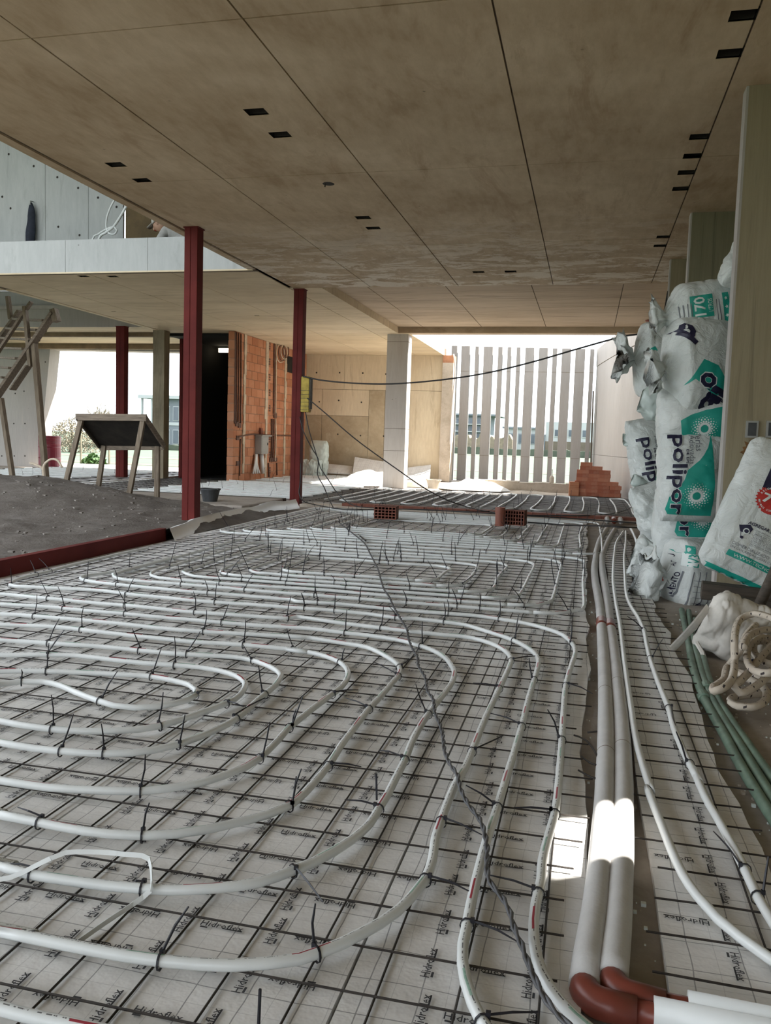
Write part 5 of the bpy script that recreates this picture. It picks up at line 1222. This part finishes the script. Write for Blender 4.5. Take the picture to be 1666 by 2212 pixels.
a, b = ony(668,945,21.2), ony(703,1030,21.2)
ps = thing('wrapped_stack', 'stack wrapped in milky plastic beside the brick wall', 'wrapped stack', ((a.x+b.x)/2,21.35,0))
V, Fc = sack_mesh(1.0, .52, .34, seed=150, wr=.02)
me = bpy.data.meshes.new('wrap'); me.from_pydata([(y, z, x+.50) for x, y, z in V], [], Fc); me.polygons.foreach_set('use_smooth', [True]*len(me.polygons)); link('wrap', me, M['film'], ps)
V, Fc = sack_mesh(.7, .55, .3, seed=157, wr=.05); me = bpy.data.meshes.new('loose_film'); me.from_pydata([(x*.8-.1, z-.25, y*.9+.24) for x, y, z in V], [], Fc); me.polygons.foreach_set('use_smooth', [True]*len(me.polygons)); link('loose_film', me, M['film'], ps)
bt = thing('canister', 'small pale canister standing on the dwarf wall by the slats', 'canister', (ony(1192,1040,19.07).x,19.07,.215))
q = MB(); q.lathe([(.045,0),(.05,.02),(.05,.13),(.03,.17),(.018,.18)], 14); q.build('body', M['bucket_pale'], bt, smooth=True); q = MB(); q.lathe([(.014,.18),(.012,.32)], 10); q.build('neck', M['dot'], bt)
q = MB(); q.tube(spline([ony(x,y,22.15) for x,y in ((980,765),(984,800),(979,850),(975,900),(972,960))], .1), .02, 6); q.build('bent_rebar', M['slat'], pil, smooth=True)

# ================================================================== cables
M['cable'] = plain('black_cable', A(.018,.016,.016), .5, .3, 10, 0)
M['gcable'] = plain('grey_cable', A(.085,.085,.09), .55, .35, 14, .1, obj=False)
def cable(label, pts, r=.008, mat='cable', n=6, step=.06):
    q = MB(); q.tube(spline(pts, step), r, n); return tag(q.build('cable', M[mat], smooth=True), label, 'cable')
YB = 12.40
jb = thing('junction_box', 'yellow wrapped box on the second red post where cables meet', 'junction box', (0,0,0))
a, b = ony(646,812,YB), ony(664,890,YB)
bevel(box('body', (a.x,12.46,b.z), (b.x,12.58,a.z), plain('yellow_wrap', A(.42,.31,.06), .8, .35, 9, .4), jb), .01)
for k in range(6): box('binding_wire', (a.x-.002,12.457,b.z+.06*k+.03), (b.x+.002,12.583,b.z+.06*k+.036), M['rebar'], jb)
box('dark_side', (b.x,12.47,b.z+.05), (b.x+.02,12.57,a.z-.02), M['wood_dark'], jb)
cable('long black cable sagging from the post box across to the sacks', [ony(655,813,12.44), ony(700,822,12.4), ony(770,828,12.3), ony(850,829,12.2), ony(950,821,12.0), ony(1050,806,11.8), ony(1150,782,11.5), ony(1250,753,11.2), ony(1340,728,11.0), ony(1420,708,10.9), (.862,10.92,3.0)], .011)
fl_ = lambda x, y, z=.07: onz(x, y, z)
cable('black cable running diagonally from the post box to the kerb', [ony(664,860,12.44), ony(700,890,12.4), ony(770,950,12.3), ony(850,1008,12.2), ony(930,1062,12.2), fl_(1000,1092,.1), fl_(1090,1110,.09), fl_(1250,1121,.08), fl_(1390,1131,.08)], .009)
cable('black cable dropping from the post box in a knot to the floor', [ony(648,900,12.44), ony(655,930,12.4), ony(672,965,12.4), ony(687,990,12.4), ony(692,1010,12.4), ony(712,1040,12.3), ony(730,1066,12.3), fl_(765,1092,.07), fl_(830,1098,.08), fl_(960,1103,.09), fl_(1060,1105,.09)], .008)
cable('black cable hanging beside the knotted one', [ony(660,890,12.44), ony(668,930,12.4), ony(683,980,12.4), ony(688,1000,12.4), ony(686,1025,12.4), ony(700,1052,12.3), ony(712,1080,12.2), ony(735,1120,11.0), fl_(790,1168,.06)], .008)
cable('black cable looping at the foot of the second red post', [ony(650,1000,12.44), ony(649,1040,12.4), ony(646,1065,12.35), ony(655,1082,12.3), ony(680,1090,12.25), fl_(740,1100,.06), fl_(800,1101,.06), fl_(900,1100,.08), fl_(1040,1108,.1), fl_(1200,1114,.09), fl_(1330,1108,.07), fl_(1392,1080,.1)], .008)
cable('black cable crossing the grey thick pipes at the kerb', [fl_(1140,1128,.08), fl_(1220,1134,.08), fl_(1300,1136,.12), fl_(1350,1139,.13), fl_(1390,1140,.09)], .009)
cable('dark cable along the foot of the court wall', [onz(1322,1060,.03), onz(1360,1070,.03), onz(1395,1079,.03)], .012)
# twisted grey cable lying across the heating loops
gp = trace([('2',[(210,110),(260,152),(310,192),(332,217),(347,247),(385,322),(400,372),(418,425),(440,457),(466,512),(500,570),(525,612),(532,652),(550,702),(575,742)]),('4',[(725,92),(760,152),(772,222),(800,262),(810,332),(835,392),(850,452),(860,532),(890,602),(925,652),(940,722),(980,802),(1040,882),(1070,972),(1080,1052)]),('6',[(1180,122),(1177,202),(1200,282),(1270,372),(1310,452),(1330,532),(1370,622),(1400,702),(1440,802),(1490,902),(1550,992),(1640,1080),(1760,1180)])], .062)
P = spline(gp, .02); tw = thing('twisted_cable', 'twisted grey cable snaking over the heating loops', 'cable')
for s_ in (0, math.pi):
    acc = 0; Q = []
    for i, p_ in enumerate(P):
        if i: acc += (p_-P[i-1]).length
        d = (P[min(i+1,len(P)-1)]-P[max(i-1,0)]).normalized(); sd_ = Vector((-d.y,d.x,0))
        Q.append(p_+sd_*(.0038*math.cos(acc*55+s_))+Vector((0,0,.0038*math.sin(acc*55+s_))))
    q = MB(); q.tube(Q, .0042, 6); q.build('strand', M['gcable'], tw, smooth=True)
# white packing strap
sp = [(-140,330,.03),(60,300,.04),(180,245,.06),(280,195,.08),(370,160,.09),(560,158,.09),(700,170,.09),(800,178,.09),(838,196,.085),(850,250,.075),(853,330,.06),(846,375,.052),(750,450,.03),(600,550,.025),(440,662,.022)]
q = MB(); P = spline([onz(x/2.603,1780+y/2.603,z) for x,y,z in sp], .02)
for i in range(len(P)-1): q.bar(P[i], P[i+1]+(P[i+1]-P[i])*.1, .0018, .011, up=(0,.5,1))
tag(q.build('packing_strap', M['pexplain']), 'white plastic packing strap looped over the lowest pipes', 'strap')
wm = bpy.data.objects['wire_mesh']
for bx_, by_, tx_, ty_ in ((814,1728,813,1671),(559,2211,562,2137)):
    p0 = onz(bx_,by_,.025); q = MB(); q.tube([p0, ony(tx_,ty_,p0.y)], .0032, 5); q.build('loose_tie', M['tie'], wm)

# ================================================================== upper gallery: worker, jacket, flexible pipes
body = bpy.data.meshes.new('person')
c0 = ony(356,507,11.75); ox, oz = c0.x, c0.z
V = [(.46,0,-.22),(.38,0,-.08),(.22,0,.02),(.08,0,.03),(.02,0,.07),  # pelvis belly chest upper neck
     (.10,.17,.0),(-.02,.26,-.20),(-.16,.20,-.31),(.10,-.17,.0),(.0,-.25,-.2),(-.14,-.20,-.31),
     (.42,.11,-.26),(.10,.16,-.36),(.52,.14,-.40),(.42,-.11,-.26),(.10,-.16,-.36),(.52,-.14,-.40)]
E_ = [(0,1),(1,2),(2,3),(3,4),(3,5),(5,6),(6,7),(3,8),(8,9),(9,10),(0,11),(11,12),(12,13),(0,14),(14,15),(15,16)]
body.from_pydata([(ox+x, 11.75+y, oz+z) for x, y, z in V], E_, [])
rads = [.17,.18,.20,.16,.06,.075,.05,.04,.075,.05,.04,.10,.075,.05,.10,.075,.05]
pe = link('person', body, None); tag(pe, 'worker in grey shirt and cap crouching on the upper gallery', 'person')
sk = pe.modifiers.new('skin', 'SKIN'); body.skin_vertices or None
for i, r in enumerate(rads): body.skin_vertices[0].data[i].radius = (r, r)
body.skin_vertices[0].data[0].use_root = True
ss_ = pe.modifiers.new('sub', 'SUBSURF'); ss_.levels = 2; ss_.render_levels = 2; sk.use_smooth_shade = True
M['shirt'] = plain('grey_shirt', A(.34,.33,.31), .9, .2, 9, .3); M['skin'] = plain('skin', A(.36,.21,.14), .6, .08, 8, .05); M['cap'] = plain('cap_cloth', A(.40,.38,.35), .9, .15, 8, .2)
body.materials.append(M['shirt'])
q = MB(); prof = []
for k in range(13): a = math.pi*k/12; prof.append((.095*math.sin(a)*(1-.12*math.cos(a)) if 0 < k < 12 else .004, .125*-math.cos(a)))
q.lathe(prof, 18); q.v = [(x*(1.15 if x < 0 else 1.0), y*.85, z) for x, y, z in q.v]
hd = q.build('head', M['skin'], pe, smooth=True); hd.location = (ox-.07, 11.72, oz+.15); hd.rotation_euler = (0,-.5,0)
def hpart(nm, bm_, mt, loc): o = bm_.build(nm, M[mt], hd, smooth=True); o.location = loc; return o
q = MB(); q.lathe([(.02,-.03),(.017,.0),(.006,.03)], 8); hpart('nose', q, 'skin', (-.115,0,-.01))
for s_ in (-1, 1):
    q = MB(); q.lathe([(.004,-.03),(.018,-.015),(.02,.015),(.004,.03)], 8); q.v = [(x,y*.4,z) for x,y,z in q.v]; hpart('ear', q, 'skin', (.0,.085*s_,.0))
    q = MB(); q.lathe([(.002,-.009),(.009,0),(.002,.009)], 8); hpart('eye', q, 'black', (-.098,.032*s_,.02))
q = MB(); q.box((-.004,-.025,-.005),(.004,.025,.004)); hpart('mouth', q, 'redp', (-.103,0,-.055))
q = MB(); q.lathe([(.103,.03),(.104,.06),(.09,.10),(.05,.135),(.004,.14)], 20); hpart('cap', q, 'cap', (0,0,0))
q = MB(); q.poly([(-.19,-.05),(-.20,.0),(-.19,.05),(-.08,.09),(-.08,-.09)], .035, .043, 'z'); hpart('cap_peak', q, 'cap', (0,0,0))
for s_, i0 in ((1,7),(-1,10)):
    wr_ = Vector((ox+V[i0][0], 11.75+V[i0][1], oz+V[i0][2]))
    hb_ = MB(); hb_.tube([wr_+Vector((.01,0,.02)), wr_+Vector((-.04,0,-.02)), wr_+Vector((-.08,0,-.03))], [.03,.042,.03], 8, flat=.55)
    h_ = hb_.build('hand', M['skin'], pe, smooth=True)
    for k in range(5):
        q = MB(); b0 = wr_+Vector((-.075 if k else -.03, (-.03+.02*(k-1))*s_ if k else .035*s_, -.03 if k else -.015)); q.tube([b0, b0+Vector((-.035,0 if k else .015*s_,-.008)), b0+Vector((-.055-.008*(k in (2,3)),0 if k else .02*s_,-.03))], [.0095,.009,.007], 6); q.build('finger', M['skin'], h_, smooth=True)
# jacket on a nail
q = MB(); jc_ = ony(73,480,13.5); NJ, MJ = 18, 14
top_, bot_ = ony(70,440,13.5).z, ony(73,524,13.5).z
for i in range(NJ+1):
    f = i/NJ; z = top_+(bot_-top_)*f; wd = .024+.1*min(1,f*3)**.8+.035*f+.012*math.sin(f*11); cx = jc_.x+.012*math.sin(f*5)
    for j in range(MJ):
        a = 2*math.pi*j/MJ; fold = 1+.35*math.sin(a*5+f*2)*f
        q.v.append((cx+wd*.62*math.cos(a), 13.42+.05*math.sin(a)*fold*(.4+f*.6), z+.008*math.sin(a*3)))
for i in range(NJ):
    for j in range(MJ): j2 = (j+1) % MJ; q.f.append((i*MJ+j,(i+1)*MJ+j,(i+1)*MJ+j2,i*MJ+j2)); q.mi.append(0)
q.f += [tuple(range(MJ)), tuple(NJ*MJ+j for j in reversed(range(MJ)))]; q.mi += [0,0]
jk = q.build('jacket', plain('navy_cloth', A(.018,.022,.035), .9, .4, 7, .4), smooth=True); tag(jk, 'dark blue jacket hung on the grey gallery wall', 'jacket')
q = MB(); q.tube([(jc_.x,13.5,top_+.03),(jc_.x,13.40,top_+.02),(jc_.x,13.40,top_-.05)], .008, 6); q.build('hook', M['grey_metal'], jk)
for k, pl in enumerate(([(190,560),(212,520),(228,503),(245,490),(262,465),(272,447),(281,436)],[(180,560),(199,520),(212,506),(232,494),(247,490),(253,497),(247,506),(236,504),(230,492),(231,470),(240,445),(252,424)])):
    q = MB(); q.tube(spline([Vector((ony(pl[0][0],520,12.8).x,12.8,3.59))]+[ony(x,y,12.8) for x,y in pl[1:]], .04), .022-.006*k, 8); tag(q.build('flexible_pipe', M['pexplain'], smooth=True), ('thick white flexible pipe leaning over the gallery parapet','thin white flexible pipe curled into a loop on the gallery')[k], 'pipe')

# ================================================================== outside
M['twig'] = plain('dry_twigs', A(.20,.17,.12), .95, .3, 2, 0, obj=False); M['leaf'] = plain('green_leaves', A(.06,.13,.035), .7, .4, 3, 0, obj=False); M['hedge'] = plain('dark_hedge', A(.07,.085,.06), .9, .4, .6, 0, obj=False)
M['hazegrey'] = plain('grey_render', A(.16,.18,.20), .8, .1, .3, 0, obj=False); M['hazewhite'] = plain('white_render', A(.36,.38,.38), .8, .05, .3, 0, obj=False); M['glass'] = plain('far_glass', A(.08,.10,.12), .15, .2, .5, 0, obj=False); M['soil'] = plain('bare_soil', A(.12,.10,.075), .95, .25, .4, 0, obj=False)
GZ = -.42
def px_at(x, Y): return ony(x, 930, Y).x
def branch(q, p, d, L, r, depth, rnd):
    e = p + d*L; q.tube([p, p.lerp(e,.5)+Vector((rnd.gauss(0,L*.05),rnd.gauss(0,L*.05),0)), e], [r, r*.85, r*.65], 4, False)
    if depth == 0: return
    for k in range(rnd.choice((2,3,3))):
        nd = (d + Vector((rnd.gauss(0,.55),rnd.gauss(0,.4),rnd.gauss(.08,.38)))).normalized(); branch(q, p.lerp(e, rnd.uniform(.55,1)), nd, L*rnd.uniform(.6,.85), r*.62, depth-1, rnd)
def bare_tree(label, x, Y, h, seed, thick=1.0, depth=5):
    rnd = random.Random(seed); t_ = thing('bare_tree', label, 'tree', (px_at(x,Y),Y,GZ)); q = MB(); q.tube([(0,0,0),(.1,0,h*.22)], [h*.028*thick,h*.022*thick], 7); q.build('trunk', M['twig'], t_)
    q = MB()
    for k in range(7): branch(q, Vector((.1,0,h*.2)), Vector((rnd.gauss(0,.6),rnd.gauss(0,.4),1)).normalized(), h*.26, h*.014*thick, depth, rnd)
    q.build('branches', M['twig'], t_)['kind'] = 'stuff'; return t_
bare_tree('bare spreading tree beyond the far window', 222, 52, 4.1, 3)
bare_tree('low scrubby bare tree at the left of the far window view', 150, 50, 3.2, 5, .8)
def leafy(name, label, x, Y, w_, h, mat, n, size, cat='shrub', seed=1, z0=None):
    rnd = random.Random(seed); t_ = thing(name, label, cat, (px_at(x,Y),Y,GZ if z0 is None else z0)); q = MB()
    for k in range(n):
        a = rnd.uniform(0,6.28); r = rnd.random()**.5; z = rnd.random()
        p = Vector((w_/2*r*math.cos(a)*(1-.4*z*z), w_*.3*r*math.sin(a), h*z*(1-.35*r)+.02))
        d1 = Vector((rnd.gauss(0,1),rnd.gauss(0,1),rnd.gauss(.4,.7))).normalized()*size; d2 = d1.cross(Vector((rnd.gauss(0,1),rnd.gauss(0,1),rnd.gauss(0,1)))).normalized()*size*.3
        q.add([p-d1*.5, p+d2, p+d1*.5, p-d2], [(0,1,2,3)])
    q.build('leaves', M[mat], t_)['kind'] = 'stuff'
    q = MB()
    for k in range(5): q.tube([(0,0,-.05),(rnd.uniform(-.3,.3)*w_,rnd.uniform(-.1,.1)*w_,h*.7)], [.015*size*8,.006*size*8], 4)
    q.build('stems', M['twig'], t_)['kind'] = 'stuff'; return t_
leafy('leafy_shrub', 'bright green shrub just outside the far window', 203, 24.5, 1.15, .78, 'leaf', 700, .17)
leafy('scrub', 'dry scrub under the bare trees', 150, 49, 5.0, 2.3, 'twig', 3500, .13, seed=4)
def far_box(name, label, x0, x1, y0, y1, Y, dep, mat, cat='building'):
    a, b = ony(x0,y0,Y), ony(x1,y1,Y); t_ = thing(name, label, cat, ((a.x+b.x)/2,Y,GZ)); hw = abs(b.x-a.x)/2; h = a.z-GZ
    box('wall', (-hw,0,0), (hw,dep,h), M[mat], t_); return t_, hw, h
# modern grey house seen through the far window
hs, hw, h = far_box('grey_house', 'grey flat roofed house with a columned porch beyond the far window', 352, 420, 858, 935, 70, 9, 'hazegrey')
box('roof', (-hw-2.2,-.6,h-.15), (hw+.3,9.4,h+.15), M['hazewhite'], hs)
for k in range(2): box('porch_column', (-hw-2.0+1.0*k,-.4,0), (-hw-1.85+1.0*k,-.2,h-.15), M['hazewhite'], hs)
for z in (h*.1,h*.55):
    for k in range(2):
        w0 = box('window', (-hw+.15+.9*k,-.05,z), (-hw+.75+.9*k,.0,z+h*.28), M['hazewhite'], hs); box('pane', (-hw+.2+.9*k,-.08,z+.06), (-hw+.7+.9*k,-.05,z+h*.28-.06), M['glass'], w0)
box('floor_band', (-hw-.02,-.06,h*.46), (hw,-.01,h*.52), M['hazewhite'], hs)
def strip(name, label, x0, x1, ypx, Y, hgt, mat, cat, dep=1.0):
    a, b = px_at(x0,Y), px_at(x1,Y); t_ = thing(name, label, cat, ((a+b)/2,Y,GZ)); hw = (b-a)/2; q = MB(); n = 40
    pts = [(-hw,0)] + [(-hw+2*hw*i/n, hgt*(.75+.5*abs(noise.noise(Vector((i*.7,Y,0)))))) for i in range(n+1)] + [(hw,0)]
    q.poly(pts, -dep/2, dep/2); q.build('foliage', M[mat], t_, fix=True); return t_
strip('hedge_line', 'low dark hedge along the field beyond the far window', 90, 420, 935, 66, .55, 'hedge', 'hedge')
strip('tree_line', 'distant line of trees seen between the slats', 960, 1110, 940, 110, 2.6, 'twig', 'trees', 3)
strip('hedge_line', 'distant dark hedge seen between the slats', 940, 1300, 940, 108, 1.0, 'hedge', 'hedge', 2)
for i, (Y, d) in enumerate(((34,1.6),(43,2.0),(96,6))):
    box_ = box('path', (-60,Y,GZ-.02), (60,Y+d,GZ+.01), M['soil']); struct(box_, ('strip of bare soil across the lawn','second strip of bare soil across the lawn','far track across the fields')[i])
for k, x in enumerate((175,236)):
    q = MB(); q.tube([(0,0,0),(0,0,1.3)], .05, 6); o = q.build('fence_post', M['twig']); o.location = (px_at(x,33),33,GZ); tag(o, ('thin fence post left of the green shrub','thin fence post right of the green shrub')[k], 'fence post')
# far apartment block and low white houses behind the slats
ap, hw, h = far_box('apartment_block', 'distant grey apartment block seen between the left slats', 972, 1052, 893, 942, 150, 12, 'hazegrey')
box('roof', (-hw-.2,-1.0,h-.3), (hw+2.2,12.5,h), M['hazegrey'], ap)
for r_ in range(4):
    z = .9+(h-1.4)/4*r_
    box('balcony', (-hw-.2,-1.2,z-.15), (hw+.2,0,z), M['hazewhite'], ap)
    for c_ in range(6):
        x = -hw+hw*2*(c_+.5)/6; w0 = box('window', (x-.45,-.08,z+.1), (x+.45,0,z+(h-1.4)/4*.75), M['hazewhite'], ap); box('pane', (x-.38,-.14,z+.16), (x+.38,-.08,z+(h-1.4)/4*.7), M['glass'], w0)
wh, hw, h = far_box('white_house', 'long low white building seen between the right slats', 1180, 1300, 911, 942, 120, 8, 'hazewhite')
box('plinth', (-hw,-.2,0), (hw,0,h*.42), M['soil'], wh); box('dark_corner', (-hw-.6,-.3,0), (-hw,4,h*.62), M['glass'], wh)
for c_ in range(4): w0 = box('window', (-hw+1.2+1.9*c_,-.1,h*.55), (-hw+2.2+1.9*c_,0,h*.8), M['hazewhite'], wh); box('pane', (-hw+1.3+1.9*c_,-.15,h*.58), (-hw+2.1+1.9*c_,-.1,h*.77), M['glass'], w0)
lh, hw, h = far_box('low_house', 'small pale house seen between the middle slats', 1090, 1160, 925, 942, 130, 8, 'hazewhite')
box('roof', (-hw-.3,-.4,h), (hw+.3,8,h+.25), M['hazegrey'], lh)
for c_ in range(3): w0 = box('window', (-hw+.6+1.6*c_,-.1,h*.4), (-hw+1.5+1.6*c_,0,h*.8), M['hazegrey'], lh); box('pane', (-hw+.7+1.6*c_,-.15,h*.45), (-hw+1.4+1.6*c_,-.1,h*.75), M['glass'], w0)
